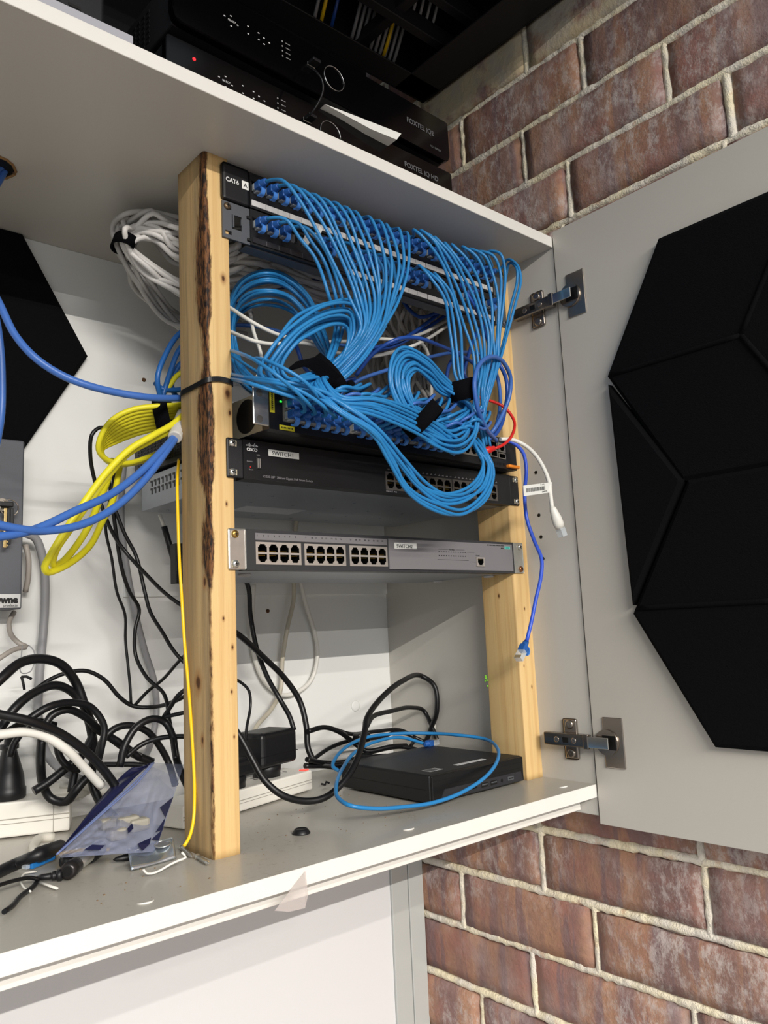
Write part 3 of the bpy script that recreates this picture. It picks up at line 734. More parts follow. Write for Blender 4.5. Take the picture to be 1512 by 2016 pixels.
def switch_one():
    z0 = .1285; H = .0437
    t = thing('network_switch', 'black rack switch labelled SWITCH1, above the grey fronted one', 'network switch', (0, 0, z0), group='rack switches')
    body_box(t, .0200, .4626, .014, .254, z0, z0+H, GALV)
    blocks = [(.2235, .0585), (.2835, .0585), (.3435, .0585), (.4060, .0285)]
    ops = [(x, x+w_, z0+.0040, z0+.0275) for x, w_ in blocks]
    fascia(t, .0200, .4626, z0, z0+H, ops, SM)
    for i, (x, w_) in enumerate(blocks):
        n = 4 if w_ > .04 else 2
        rj_row(t, x, (w_-.0024)/n, n, z0+.0040, .0235, mat('pewter', (.42, .40, .38), .35, .7), 2, -.0032, .0012, 'port_block', .0135)
        b = B()
        for j in range(n*2): b.box(x+.004+j*w_/(n*2), x+.0075+j*w_/(n*2), -.0033, -.0029, z0+.0300, z0+.0308); b.box(x+.006+j*w_/(n*2), x+.0065+j*w_/(n*2), -.0033, -.0029, z0+.0305, z0+.0320)
        b.obj('port_numbers', PRINTG, t)
    text('LINK/ACT   PoE', .0026, (.2235, -.0033, z0+.0012), PRINTG, t)
    # logo bars + wordmark
    b = B()
    for k, h in enumerate((1, 2.1, 4, 2.1, 1, 2.1, 4, 2.1, 1)):
        b.box(.0240+k*.0017, .0247+k*.0017, -.0034, -.0029, z0+.0372-h*.0003, z0+.0372+h*.0008, 0)
    b.obj('maker_logo', PRINTW, t)
    text('CISCO', .0046, (.0240, -.0033, z0+.0315), PRINTW, t, name='maker_name', bold=.0001)
    text('SG250-28P  28-Port Gigabit PoE Smart Switch', .0036, (.0435, -.0033, z0+.0035), PRINTG, t, name='model_text', sx=1.0)
    text('USB', .0024, (.0365, -.0033, z0+.0270), PRINTG, t); text('System', .0026, (.0238, -.0033, z0+.0190), PRINTG, t); text('Reset', .0024, (.0262, -.0033, z0+.0100), PRINTG, t)
    usb(t, .0362, z0+.0120, .0060, .0135)
    b = B(); b.cyl((.0285, -.0035, z0+.0135), (.0285, -.0029, z0+.0135), .0008, n=10); b.obj('reset_mark', RED, t)
    lb = B().box(.0518, .0930, -.0036, -.0030, z0+.0285, z0+.0360, .0002).obj('paper_label', LABELW, t)
    text('SWITCH1', .0066, (.0560, -.0038, z0+.0298), INK, lb, sx=1.05)
    for s_, (xa, xb) in enumerate(((0, .0205), (.4621, .4826))):
        e = B().box(xa, xb, -.0026, -.0006, z0+.0002, z0+H-.0002, .0016, 0, 2).obj('ear', BLACKM, t)
        X = .0075 if s_ == 0 else .4751
        for z in (z0+.006, z0+.0377):
            h = B(); h.box(X-.0045, X+.0045, -.0029, -.0025, z-.0032, z+.0032, .0003); h.obj('slot', mat('slot_cream', (.72, .68, .58), .6), e)
            screw(e, X-.001 if s_ == 0 else X+.001, -.0028, z)
    # vent slots in the side and underside dimples, paper sticker underneath
    g = B()
    for i in range(13):
        for j in range(2):
            g.box(.0196, .0201, .095+i*.0105, .098+i*.0105, z0+.018+j*.010, z0+.026+j*.010, 0); g.box(.0196, .0201, .098+i*.0105, .101+i*.0105, z0+.0235+j*.010, z0+.0262+j*.010, 0)
    g.obj('side_vents', DARK, t)
    s_ = B().box(.12, .215, .155, .200, z0-.0004, z0+.0001).obj('underside_sticker', mat('foil_sticker', (.78, .78, .80), .3, .3), t)
    g = B()
    for i in range(7):
        for j in range(5): g.lathe([(.0025, 0), (.0018, .0006), (.0001, .0008)], (.045+i*.065, .03+j*.05, z0), (0, 0, -1), 10)
    g.obj('dimples', GALV, t)
    return t
sw1 = switch_one()

def switch_two():
    z0 = .0303; H = .0437
    t = thing('network_switch', 'grey fronted rack switch labelled SWITCH2, lowest unit, all sockets empty', 'network switch', (0, 0, z0), group='rack switches')
    B().box(.0215, .4605, .014, .130, z0, z0+H, .0006, 0, 1).box(.0700, .4605, .1301, .198, z0, z0+H, .0006, 0, 1).obj('body', GALV, t)
    sil = mat('socket_silver', (.74, .71, .68), .35, .55)
    bl = [(.0327, .0590), (.0964, .0590), (.1613, .0592)]
    ops = [(x, x+w_, z0+.0060, z0+.0303) for x, w_ in bl]+[(.3790, .3950, z0+.0082, z0+.0208)]
    charc = mat('charcoal_fascia', (.19, .19, .20), .45)
    fascia(t, .0215, .4605, z0, z0+H, ops, charc, -.0030, .014)
    for x, w_ in bl: rj_row(t, x, (w_-.0024)/4, 4, z0+.0060, .0243, sil, 2, -.0034, .0012, 'port_block', .0135)
    rj_row(t, .3790, .0140, 1, z0+.0082, .0126, sil, 1, -.0058, .0010, 'console_socket', .0135)
    gp = mat('mid_grey_plate', (.46, .45, .46), .42)
    # grey plates around the sockets (left strip above the ports, right plate)
    g = B(); g.box(.0322, .2205, -.0038, -.0030, z0+.0322, z0+.0400, .0003, 0, 1); g.obj('number_strip', gp, t)
    xs = [.2222, .3788, .3952, .4560]; zs = [z0+.0030, z0+.0080, z0+.0210, z0+.0405]
    g = B(); g.plate(xs, zs, lambda x, z: not (.3788 < x < .3952 and z0+.008 < z < z0+.021), -.0046, -.0030, 0); g.obj('right_plate', [gp, gp], t)
    for i in range(24):
        x = .0338+(i//8)*.0640+(i % 8)*.0070+(.0008 if i % 2 else 0)
        text(str(i+1), .0026, (x, -.0039, z0+.0362), INK, t, name='port_number')
    lb = B().box(.2310, .2690, -.0052, -.0046, z0+.0285, z0+.0358, .0002).obj('paper_label', LABELW, t)
    text('SWITCH2', .0062, (.2345, -.0054, z0+.0297), INK, lb, sx=1.02)
    b = B(); b.box(.4400, .4515, -.0049, -.0045, z0+.0335, z0+.0375, .0002); b.box(.4420, .4495, -.0051, -.0048, z0+.0344, z0+.0366, .0002, 1); b.obj('maker_logo', [mat('teal_mark', (.35, .75, .70), .4), mat('teal_dark', (.25, .60, .56), .4)], t)
    text('HPE OfficeConnect 1420 Series Switch', .0022, (.4380, -.0048, z0+.0375), INK, t, align='RIGHT'); text('JH017A', .0020, (.4380, -.0048, z0+.0340), INK, t, align='RIGHT')
    b = B(); b.box(.3080, .3270, -.0049, -.0045, z0+.0298, z0+.0301); b.box(.3400, .3570, -.0049, -.0045, z0+.0298, z0+.0301)
    for k in range(12):
        b.box(.3080+k*.0045, .3100+k*.0045, -.0049, -.0045, z0+.0262, z0+.0270); b.box(.3080+k*.0045, .3096+k*.0045, -.0049, -.0045, z0+.0210, z0+.0222)
    b.box(.3060, .3640, -.0049, -.0045, z0+.0160, z0+.0164); b.box(.3700, .3780, -.0049, -.0045, z0+.0140, z0+.0143); b.box(.3620, .3760, -.0049, -.0045, z0+.0270, z0+.0273)
    b.obj('status_lamps', INK, t); text('Port Status', .0022, (.3280, -.0048, z0+.0292), INK, t); text('Console', .0022, (.3790, -.0048, z0+.0225), INK, t)
    for s_, (xa, xb) in enumerate(((-.0002, .0215), (.4605, .4828))):
        e = B(); e.box(xa, xb, -.0022, -.0004, z0, z0+H, .0018, 0, 2)
        if s_ == 0: e.box(.0195, .0215, -.0022, .030, z0+.001, z0+H-.001, .0004)
        else: e.box(.4605, .4640, -.0034, -.0010, z0+.0002, z0+H-.0002, .0004, 0)
        e = e.obj('ear', STEEL, t)
        X = .0080 if s_ == 0 else .4750
        for z, m_ in ((z0+.0060, STEEL if s_ == 0 else mat('brass_screw2', (.62, .42, .28), .35, .9)), (z0+.0377, mat('gold_screw', (.72, .58, .32), .35, .9) if s_ == 0 else STEEL)):
            h = B(); h.box(X-.0045, X+.0045, -.0025, -.0021, z-.0034, z+.0034, .0003); h.obj('slot', mat('slot_cream', (.72, .68, .58), .6), e); screw(e, X, -.0024, z, m_)
    for x, y in ((.4490, .140), (.4530, .040), (.0500, .050), (.0600, .155)):
        B().lathe([(.0075, 0), (.0078, .0012), (.0068, .0030), (.0001, .0032)], (x, y, z0), (0, 0, -1), 18).obj('rubber_foot', mat('foot_grey', (.70, .70, .70), .6), t)
    return t
switch_two()

# --- top switch, resting on SWITCH1, slightly askew ------------------------
SA = Vector((.0272, -.0438, .1757)); SROT = math.atan2(.0238, .4328)
def switch_three():
    t = thing('network_switch', 'black rack switch resting askew on SWITCH1, full of blue leads, orange corner tab', 'network switch', SA, (0, 0, SROT), 'rack switches')
    M = MW[t.name]
    def L(b, name, m, p=t): return b.obj(name, m, p, local=True)
    W_, H, D = .4335, .0440, .30
    L(B().box(0, W_, .012, D, 0, H, .0006, 0, 1), 'body', BLACKM); L(B().box(-.0002, .0005, .012, .085, .0005, H-.0005), 'side_plate', mat('cream_metal', (.60, .57, .50), .45, .3))
    ops = []; g = B(); bx = [(.0180, 6), (.1130, 6), (.2080, 6), (.3020, 3)]
    xs = {0, W_}; 
    for x, n in bx: xs |= {x, x+n*.0142+.002}
    xs |= {.3560, .3880, .3905, .4075}; xs = sorted(xs); zs = [0, .0105, .0130, .0360, .0375, H]
    def solid(x, z):
        for x0, n in bx:
            if x0 < x < x0+n*.0142+.002 and .0105 < z < .0375: return False
        if .3560 < x < .3880 and .0130 < z < .0360: return False
        if .3905 < x < .4075 and .0130 < z < .0360: return False
        return True
    g.plate(xs, zs, solid, -.0005, .012); L(g, 'fascia', [SM, SM])
    for x, n in bx:
        b = rj_row(t, x, .0142, n, .0105, .0270, mat('tin', (.62, .60, .56), .3, .7), 2, -.0009, .0010, 'port_block', .0115)
        b.data.transform(M)   # undo: rj_row is built in local numbers
        b.data.transform(MW[t.name]) if False else None
    # four fibre cages and two management sockets
    b = B()
    for i in range(2):
        for j in range(2):
            x = .3565+i*.0158; z = .0135+j*.0120; pe = .0012
            b.plate([x, x+pe, x+.0150-pe, x+.0150], [z, z+pe, z+.0105-pe, z+.0105], lambda a, c, x=x, z=z: not (x+pe < a < x+.0150-pe and z+pe < c < z+.0105-pe), -.0030, .0115, 0, 1)
            b.box(x, x+.015, .0114, .0119, z, z+.0105, 0, 1)
    L(b, 'fibre_cages', [mat('tin', (.62, .60, .56)), DARK])
    b = rj_row(t, .3910, .0145, 1, .0225, .0132, mat('tin', (.62, .60, .56)), 1, -.0020, .0010, 'management_socket', .0115); b.data.transform(M)
    b = B(); b.plate([.3912, .3925, .4055, .4068], [.0130, .0142, .0200, .0212], lambda a, c: not (.3925 < a < .4055 and .0142 < c < .0200), -.0020, .0115, 0, 1); L(b, 'usb_socket', [mat('tin', (.62, .60, .56)), DARK])
    g = B(); g.box(.4090, .4340, -.0060, .002, .0018, .0060, .0012); L(g, 'orange_tab', mat('orange_tab', (.95, .55, .15), .4))
    g = B()
    for k in range(18): g.box(.350+k*.0032, .3515+k*.0032, -.0008, -.0004, .0035, .0075)
    L(g, 'front_vents', DARK)
    ys = mat('yellow_sticker', (.90, .86, .20), .5)
    g = B(); g.box(.0010, .0072, -.0010, -.0004, .0180, .0430); g.box(.0130, .0330, -.0010, -.0004, .0010, .0062); L(g, 'yellow_stickers', ys)
    g = B(); 
    for k in range(9): g.box(.0150+k*.0018, .0160+k*.0018, -.0012, -.0009, .0028, .0044)
    for k in range(9): g.box(.0030, .0052, -.0012, -.0009, .0210+k*.0022, .0222+k*.0022)
    L(g, 'sticker_print', INK)
    for x in (.0155, .3520):
        g = B(); g.box(x-.0012, x+.0012, -.0014, -.0004, .0310, .0326, .0002); L(g, 'status_led', mat('green_led', (.1, .9, .2), .4, emit=((.15, 1, .25), 3)))
    g = B(); g.box(-.0205, -.0005, -.0012, .0006, .0020, .0430, .0012); L(g, 'ear', STEEL)
    g = B()
    for z in (.0085, .0365): g.cyl((-.0125, -.0014, z), (-.0125, -.0010, z), .0040, n=20)
    L(g, 'ear_holes', mat('hole_shade', (.35, .34, .33), .6))
    # fan grilles in the left flank
    g = B()
    for k in range(2): g.cyl((-.0003, .040+k*.050, .022), (-.0008, .040+k*.050, .022), .0190, n=30)
    L(g, 'fan_openings', DARK)
    g = B()
    for i in range(53):
        for j in range(9): g.box(-.0006, -.0001, .090+i*.0038, .0922+i*.0038, .006+j*.0036, .0082+j*.0036)
    L(g, 'side_grille', DARK)
    return t
sw3 = switch_three()
# ================================================================== SKY-BLUE PATCH LEADS
def lerp(a, b, t): return a+(b-a)*t
def gate(a, b, t): return tuple(lerp(p, q, t) for p, q in zip(a, b))
RC = .00205
GA = 'blue leads in the upper patch panel'; GB = 'blue leads in the second patch panel'
def lead(port, waypoints, label, group, m=BLUE, kind='blue', rot=R0, r=RC, jit=.0011):
    """port: world position of the socket face; the lead leaves its boot and passes the waypoints"""
    px_, py_, pz_ = port
    R_ = rot.to_matrix()
    b0 = Vector(port)+R_ @ Vector((0, -.0208, -.0006)); b1 = Vector(port)+R_ @ Vector((.001, -.0265, -.0015))
    W_ = [b0, b1]+[(P(*q, r)+Vector((rnd.gauss(0, jit), rnd.gauss(0, jit), rnd.gauss(0, jit)*.6))) if not isinstance(q, Vector) else q for q in waypoints]
    o = B().tube(spline(W_, .006), r, 8).obj('patch_lead', m); mesh_thing(o, label, 'cable', group)
    plug(kind, port, rot, o)
    return o
# loops of the left coil: near arch (in front) and far arch (behind)
def loopF(t, d=0):
    y = -.075+d
    return [gate((600, 768, y+.01), (606, 745, y+.01), t), gate((548, 770, y), (562, 742, y), t), gate((506, 735, y), (553, 722, y), t),
            gate((532, 682, y-.01), (580, 680, y-.01), t), gate((577, 627, y-.01), (616, 653, y-.01), t), gate((645, 594, y-.005), (656, 638, y-.005), t),
            gate((697, 593, y+.01), (684, 646, y+.01), t), gate((707, 630, y+.015), (688, 668, y+.015), t), gate((697, 675, y+.02), (672, 698, y+.02), t)]
def loopB(t, d=0):
    y = .03+d
    return [gate((560, 790, y-.05), (570, 765, y-.05), t), gate((490, 768, y), (500, 740, y), t), gate((452, 700, y+.06), (466, 690, y+.06), t),
            gate((452, 600, y+.06), (462, 640, y+.06), t), gate((476, 552, y+.03), (490, 612, y+.03), t), gate((521, 532, y), (533, 604, y), t),
            gate((562, 541, y), (577, 622, y), t), gate((600, 575, y-.01), (606, 655, y-.01), t), gate((632, 640, y-.03), (628, 690, y-.03), t)]
def strap1(t, d=0): return gate((640, 716, -.052+d), (668, 752, -.052+d), t)
# ends into the top switch
sw3M = MW[sw3.name]; sw3R = Euler((0, 0, SROT))
def sw3port(col, row):
    blk = (.0180, .1130, .2080)[col//6]; x = blk+.0010+(col % 6+.5)*.0142
    return sw3M @ Vector((x, -.0009, .0105+.0068+.0122*row))
endsL = [
 [(440, 745, .075), (461, 744, -.015), (500, 759, -.085), (559, 776, -.10), (585, 787, -.10)],
 [(440, 690, .080), (463, 692, -.01), (504, 713, -.085), (547, 740, -.11), (583, 773, -.11), (608, 795, -.105)],
 [(504, 709, -.06), (547, 718, -.10), (595, 747, -.115), (626, 775, -.11), (636, 797, -.10)],
 [(440, 738, .078), (461, 738, -.01), (511, 749, -.08), (573, 761, -.105), (616, 785, -.11), (646, 811, -.105)],
 [(480, 745, -.05), (535, 749, -.09), (607, 761, -.11), (642, 787, -.11), (670, 812, -.10)],
 [(500, 752, -.06), (559, 753, -.095), (642, 775, -.11), (677, 801, -.11), (690, 818, -.10)],
 [(540, 752, -.06), (626, 766, -.10), (661, 780, -.105), (694, 800, -.10)]]
def longrun(t, j):     # leads that run right from the strap over the top switch
    return [gate((640, 745, -.085), (612, 765, -.085), t), gate((671, 781, -.105), (655, 800, -.105), t), gate((735, 783, -.11), (720, 812, -.11), t),
            gate((800, 802, -.10), (790, 838, -.10), t), gate((850, 830, -.09), (845, 868, -.09), t), gate((900, 868, -.08), (895, 895, -.08), t)]
def bigloop(t):
    t = min(1, max(0, t)); q = lambda a: min(1.05, max(-.05, t+rnd.uniform(-.16, .16)))
    return [gate((625, 770, -.10), (610, 772, -.10), q(0)), gate((690, 806, -.12), (668, 812, -.12), q(0)), gate((742, 842, -.125), (735, 858, -.125), q(0)),
            gate((795, 905, -.115), (766, 906, -.115), q(0)), gate((838, 950, -.105), (803, 968, -.105), q(0)), gate((876, 972, -.10), (860, 1005, -.10), q(0)),
            gate((915, 962, -.095), (915, 1012, -.095), q(0)), gate((942, 935, -.09), (962, 975, -.09), q(0)), gate((948, 905, -.085), (971, 925, -.085), q(0)),
            gate((935, 880, -.075), (957, 890, -.075), q(0)), gate((925, 860, -.06), (940, 865, -.06), q(0))]
uA = list(range(0, 16)); uB = [0, 1, 2, 5, 6, 8, 9, 10, 11, 12, 14, 15]
order = [('B', k) for k in (0, 1, 2)]+[('A', k) for k in range(0, 5)]+[('B', 5), ('B', 6)]+[('A', k) for k in range(5, 9)]+[('B', k) for k in (8, 9, 10)]+[('A', k) for k in range(9, 13)]+[('B', k) for k in (11,)]
nL = len(order); shuf = list(range(nL)); random.Random(3).shuffle(shuf)
for i, (pn, k) in enumerate(order):
    t = i/(nL-1)
    x, z = (xsA[k], zA) if pn == 'A' else (xsB[k], zB)
    port = (x, -.0045, z-.002)
    bu, bv = project((x, -.0310, z)); f = k/12
    o1 = gate((30, 8), (9, 8), f); o2 = gate((62, 44), (14, 36), f)
    if pn == 'A':
        o3 = gate((103, 112), (12, 78), f); ys = (-.050-.006*(1-f), -.056-.010*(1-f), -.060-.012*(1-f)); g1 = gate((690, 584, -.075), (784, 590, -.060), f**.9)
    else:
        o3 = gate((88, 84), (8, 60), f); ys = (-.044, -.049, -.052); g1 = gate((649, 584, -.058), (778, 610, -.054), f)
    wp = [(bu+o1[0], bv+o1[1], ys[0]), (bu+o2[0], bv+o2[1], ys[1]), (bu+o3[0], bv+o3[1], ys[2]), g1]
    g2 = gate((700, 650, -.078), (757, 647, -.065), t)
    if pn == 'B' and k < 3: g2 = gate((655, 640, -.03), (676, 640, -.04), k/2)
    wp += [g2, strap1(t, rnd.uniform(-.006, .006))]
    s_ = shuf[i]/(nL-1)
    if i % 2 == 0: wp += loopF(s_, rnd.uniform(-.010, .010))
    else: wp += loopB(s_, rnd.uniform(-.02, .02))
    wp.append(strap1(1-t*.9, rnd.uniform(-.006, .006)))
    nm = f'{ORD[k+1]} socket of the ' + ('topmost patch panel' if pn == 'A' else 'second patch panel')
    tail = ''; endport = None
    if i < 7 and True:
        wp += [gate((590, 772, -.06), (580, 760, -.06), i/6), ]+endsL[i]
        endport = sw3port(i % 6 if i < 6 else 5, 0 if i < 6 else 1); tail = ', ending in the top switch'
    elif i < 14: wp += longrun((i-7)/6, i)
    elif i < 22: wp += [gate((580, 765, -.09), (575, 752, -.09), rnd.random())]+bigloop((i-14)/7)
    else: wp += [(600, 765, -.02), (590, 775, .03), (600, 790, .06)]
    if endport is not None:
        p_in = sw3R.to_matrix() @ Vector((0, -.0265, -.001))+endport
        wp.append(p_in); wp.append(endport+sw3R.to_matrix() @ Vector((0, -.0208, 0)))
    o = lead(port, wp, 'sky-blue lead in the '+nm+tail, GA if pn == 'A' else GB)
    if endport is not None: plug('blue', endport, sw3R, o)

# right-hand leads
R_paths = {
 ('B', 13): [(828, 524, -.055), (850, 550, -.065), (872, 590, -.065), (884, 640, -.06), (891, 690, -.06), (897, 742, -.06)],
 ('B', 14): [(841, 532, -.055), (864, 558, -.068), (884, 594, -.068), (893, 640, -.064), (900, 690, -.062), (904, 742, -.06)],
 ('B', 15): [(858, 540, -.06), (884, 575, -.066), (897, 605, -.066), (905, 650, -.064), (911, 700, -.062), (911, 742, -.06)],
 ('A', 13): [(812, 452, -.06), (836, 470, -.07), (868, 520, -.07), (893, 580, -.068), (915, 640, -.064), (930, 700, -.066), (936, 767, -.066), (935, 805, -.06), (942, 850, -.05)],
 ('A', 14): [(829, 454, -.06), (851, 473, -.07), (880, 520, -.07), (905, 580, -.068), (926, 640, -.064), (940, 700, -.066), (940, 767, -.066), (938, 805, -.06), (945, 850, -.05)],
 ('A', 15): [(841, 462, -.06), (874, 495, -.07), (907, 545, -.07), (926, 595, -.068), (943, 660, -.066), (948, 720, -.07), (943, 767, -.07), (938, 805, -.06), (945, 850, -.05)],
 ('A', 16): [(855, 468, -.06), (890, 503, -.07), (918, 550, -.07), (938, 600, -.068), (952, 660, -.066), (953, 720, -.066), (947, 770, -.066), (947, 810, -.06), (952, 860, -.05)],
 ('A', 17): [(876, 478, -.06), (905, 510, -.07), (930, 555, -.07), (948, 605, -.068), (960, 655, -.066), (960, 710, -.066), (951, 770, -.066), (950, 820, -.06), (955, 870, -.05)],
 ('A', 18): [(891, 483, -.06), (920, 508, -.07), (942, 550, -.07), (956, 600, -.07), (966, 655, -.068), (966, 705, -.068), (956, 765, -.068), (952, 820, -.06), (957, 868, -.05)],
 ('A', 19): [(910, 486, -.06), (936, 506, -.07), (957, 548, -.07), (966, 600, -.07), (972, 655, -.068), (972, 705, -.068), (962, 760, -.068), (950, 815, -.06), (944, 868, -.05)],
 ('A', 20): [(925, 489, -.055), (952, 503, -.07), (970, 535, -.07), (978, 590, -.07), (977, 650, -.068), (975, 705, -.068), (962, 765, -.068), (944, 815, -.06), (950, 872, -.05)],
 ('A', 21): [(944, 494, -.055), (972, 503, -.073), (984, 535, -.073), (985, 590, -.072), (981, 650, -.07), (978, 705, -.068), (964, 762, -.066), (946, 818, -.06), (954, 874, -.05)],
 ('A', 22): [(962, 498, -.055), (985, 501, -.075), (993, 530, -.075), (991, 590, -.074), (985, 650, -.07), (981, 705, -.068), (965, 760, -.066), (948, 820, -.06), (958, 876, -.05)],
 ('A', 23): [(1000, 513, -.05), (1019, 522, -.07), (1025, 551, -.075), (1014, 601, -.074), (1000, 660, -.07), (986, 707, -.068), (966, 770, -.066), (952, 815, -.06), (962, 880, -.05)],
 ('B', 23): [(1003, 520, -.05), (1016, 530, -.068), (1018, 556, -.07), (1008, 606, -.07), (993, 662, -.066), (979, 712, -.064), (959, 775, -.06), (948, 830, -.055), (952, 884, -.05)]}
def coil2(t, y):
    return [gate((880, 745, y+.01), (866, 775, y+.01), t), gate((838, 703, y), (846, 750, y), t), gate((797, 682, y-.005), (820, 731, y-.005), t), gate((772, 705, y-.01), (803, 748, y-.01), t),
            gate((767, 750, y-.012), (808, 778, y-.012), t), gate((785, 803, y-.012), (823, 803, y-.012), t), gate((815, 848, y-.01), (848, 812, y-.01), t),
            gate((865, 882, y-.008), (880, 830, y-.008), t), gate((908, 890, y-.004), (902, 822, y-.004), t), gate((934, 862, y), (914, 800, y), t), gate((936, 815, y+.004), (916, 785, y+.004), t)]
for (pn, k), pts in R_paths.items():
    x, z = (xsA[k], zA) if pn == 'A' else (xsB[k], zB)
    nm = f'{ORD[k+1]} socket of the ' + ('topmost patch panel' if pn == 'A' else 'second patch panel')
    pts = list(pts)
    if pn == 'B' and k < 20:
        q = (k-13)/2
        pts += [(925-4*q, 785, -.068)]
        for n_ in range(3): pts += coil2(min(1, max(0, (q*.33+n_*.31+.03))), -.082+n_*.006)
    elif k in (14, 15, 16, 17, 18):
        q = (k-14)/4
        pts = pts[:-1]+coil2(.12+q*.75, -.070)+coil2(.30+q*.6, -.075)[:8]
    elif k in (19, 20):
        pts = pts[:-1]+coil2(.05+.12*(k-19), -.066)[:9]
    lead((x, -.0045, z-.002), pts, 'sky-blue lead in the '+nm, GA if pn == 'A' else GB)
# the last dark one in the right half of the second panel
lead((xsB[20], -.0045, zB-.002), [(905, 560, -.06), (925, 590, -.065), (950, 640, -.05), (962, 700, -.045), (955, 770, -.04), (950, 850, -.03)], 'dark blue lead in the twenty-first socket of the second patch panel', GB, DBLUE, 'dark')

# plugs already sitting in the top switch whose leads run under the coil
sh = 'short leads in the top switch'
for col, row in [(c, 0) for c in range(6, 16)]+[(c, 1) for c in range(0, 16) if c != 5]:
    p_ = sw3port(col, row); R_ = sw3R.to_matrix()
    a = p_+R_ @ Vector((0, -.0208, -.0006)); b_ = p_+R_ @ Vector((.002, -.028, -.001)); c_ = p_+R_ @ Vector((.018, -.050-rnd.uniform(0, .006), rnd.uniform(.004, .014)))
    d_ = p_+R_ @ Vector((.045, -.046, rnd.uniform(.010, .024))); e_ = p_+R_ @ Vector((.080, -.030, rnd.uniform(.030, .040))); f_ = p_+R_ @ Vector((.10, .02, .035))
    if f_.x > .44: e_.x = min(e_.x, .44); f_.x = .445
    o = B().tube(spline([a, b_, c_, d_, e_, f_], .005), RC, 8).obj('patch_lead', BLUE if (col+row) % 3 else MBLUE)
    mesh_thing(o, f'short blue lead in the {"upper" if row else "lower"} row of the top switch, {ORD[col+1]} column from the left', 'cable', sh)
    plug('blue', p_, sw3R, o)

# ------------------------------------------------------------------ hook-tape straps
def strap(c, axis, ra, rb, width, label, th=.0022, tail=None, up=None):
    """closed oval band round a bundle: axis = bundle direction"""
    a = Vector(axis).normalized(); u_ = (Vector(up) if up else Vector((0, -1, 0))); u_ = (u_-a*u_.dot(a)).normalized(); v_ = a.cross(u_); c = Vector(c)
    g = B(); bm = g.bm; n = 32; R_ = []
    for k in range(n):
        an = 2*PI*k/n; wv = 1+.03*math.sin(3*an)
        for_ = []
        for rr, aa in ((0, -width/2), (0, width/2), (th, width/2*.98), (th, -width/2*.98)):
            for_.append(bm.verts.new(c+u_*(ra+rr)*wv*math.cos(an)+v_*(rb+rr)*wv*math.sin(an)+a*(aa+.0012*math.sin(an*2+1))))
        R_.append(for_)
    for k in range(n):
        A, Bq = R_[k], R_[(k+1) % n]
        for j in range(4): f = bm.faces.new((A[j], A[(j+1) % 4], Bq[(j+1) % 4], Bq[j])); f.smooth = j in (0, 2)
    if tail:
        pts = spline([c+u_*(ra+.001)*math.cos(q)+v_*(rb+.001)*math.sin(q) for q in (0.2, .6)]+[Vector(p_) for p_ in tail], .003); prev = None
        for i, p_ in enumerate(pts):
            tg = (pts[min(i+1, len(pts)-1)]-pts[max(0, i-1)]).normalized(); nn = a.cross(tg).normalized()*.001
            row = [bm.verts.new(p_+a*(width*.46*sx)+nn*sy) for sx, sy in ((-1, -1), (1, -1), (1, 1), (-1, 1))]
            if prev:
                for j in range(4): bm.faces.new((prev[j], prev[(j+1) % 4], row[(j+1) % 4], row[j]))
            else: bm.faces.new(row[::-1])
            prev = row
        bm.faces.new(prev)
    o = g.obj('cable_strap', VELCRO); return mesh_thing(o, label, 'strap', 'black hook tape straps')
def cdir(du, dv): return (RI*du-UP*dv).normalized()
TOCAM = tuple(-FW)
strap(at(648, 738, -.056), cdir(53, -43), .0205, .0225, .018, 'black hook tape strap round the left coil of blue leads', up=TOCAM, tail=[at(614, 713, -.078), at(596, 716, -.072), at(572, 722, -.062)])
strap(at(909, 769, -.070), cdir(20, 100), .0150, .0160, .025, 'black hook tape strap high on the right coil of blue leads', up=TOCAM)
strap(at(832, 828, -.088), cdir(45, 47), .0165, .0235, .018, 'black hook tape strap low on the right coil of blue leads', up=TOCAM)
bundle_tab = B().lathe([(.002, 0), (.0052, .002), (.0056, .005), (.0035, .008), (.0005, .009)], at(684, 758, -.075), (1, -.2, .1), 12).obj('strap_end', VELCRO); mesh_thing(bundle_tab, 'rolled black tape end sticking out beside the left coil strap', 'strap')

# ------------------------------------------------------------------ dark blue, red, white and grey leads on the right and behind
cable([(978, 868, -.035), (957, 843, -.07), (940, 802, -.09), (934, 755, -.095), (943, 719, -.09), (967, 702, -.08), (990, 712, -.07), (1005, 743, -.06), (1003, 779, -.055), (990, 814, -.05), (969, 850, -.045), (948, 868, -.03)], .0029, MBLUE, 'patch_lead', 'thick mid-blue lead looping at the right post, front strand')
cable([(938, 760, .02), (950, 715, .0), (972, 705, -.01), (986, 722, -.02), (996, 745, -.02), (999, 775, -.02), (995, 802, -.025), (988, 833, -.03), (974, 857, -.035), (955, 872, -.03)], .0029, DBLUE, 'patch_lead', 'thick dark blue lead curving behind the mid-blue loop at the right post')
rd = cable([(899, 795, -.01), (925, 782, -.02), (962, 788, -.02), (993, 802, -.03), (1012, 828, -.04), (1008, 857, -.05), (990, 876, -.055), (972, 884, -.052)], .0021, RED, 'patch_lead', 'red lead curving down to the right end of the top switch')
B().lathe([(.0022, 0), (.0034, .001), (.0040, .006), (.0050, .009), (.0046, .017), (.003, .019)], at(974, 882, -.052), at(952, 889, -.048)-at(974, 882, -.052), 14).obj('boot', RED, rd)
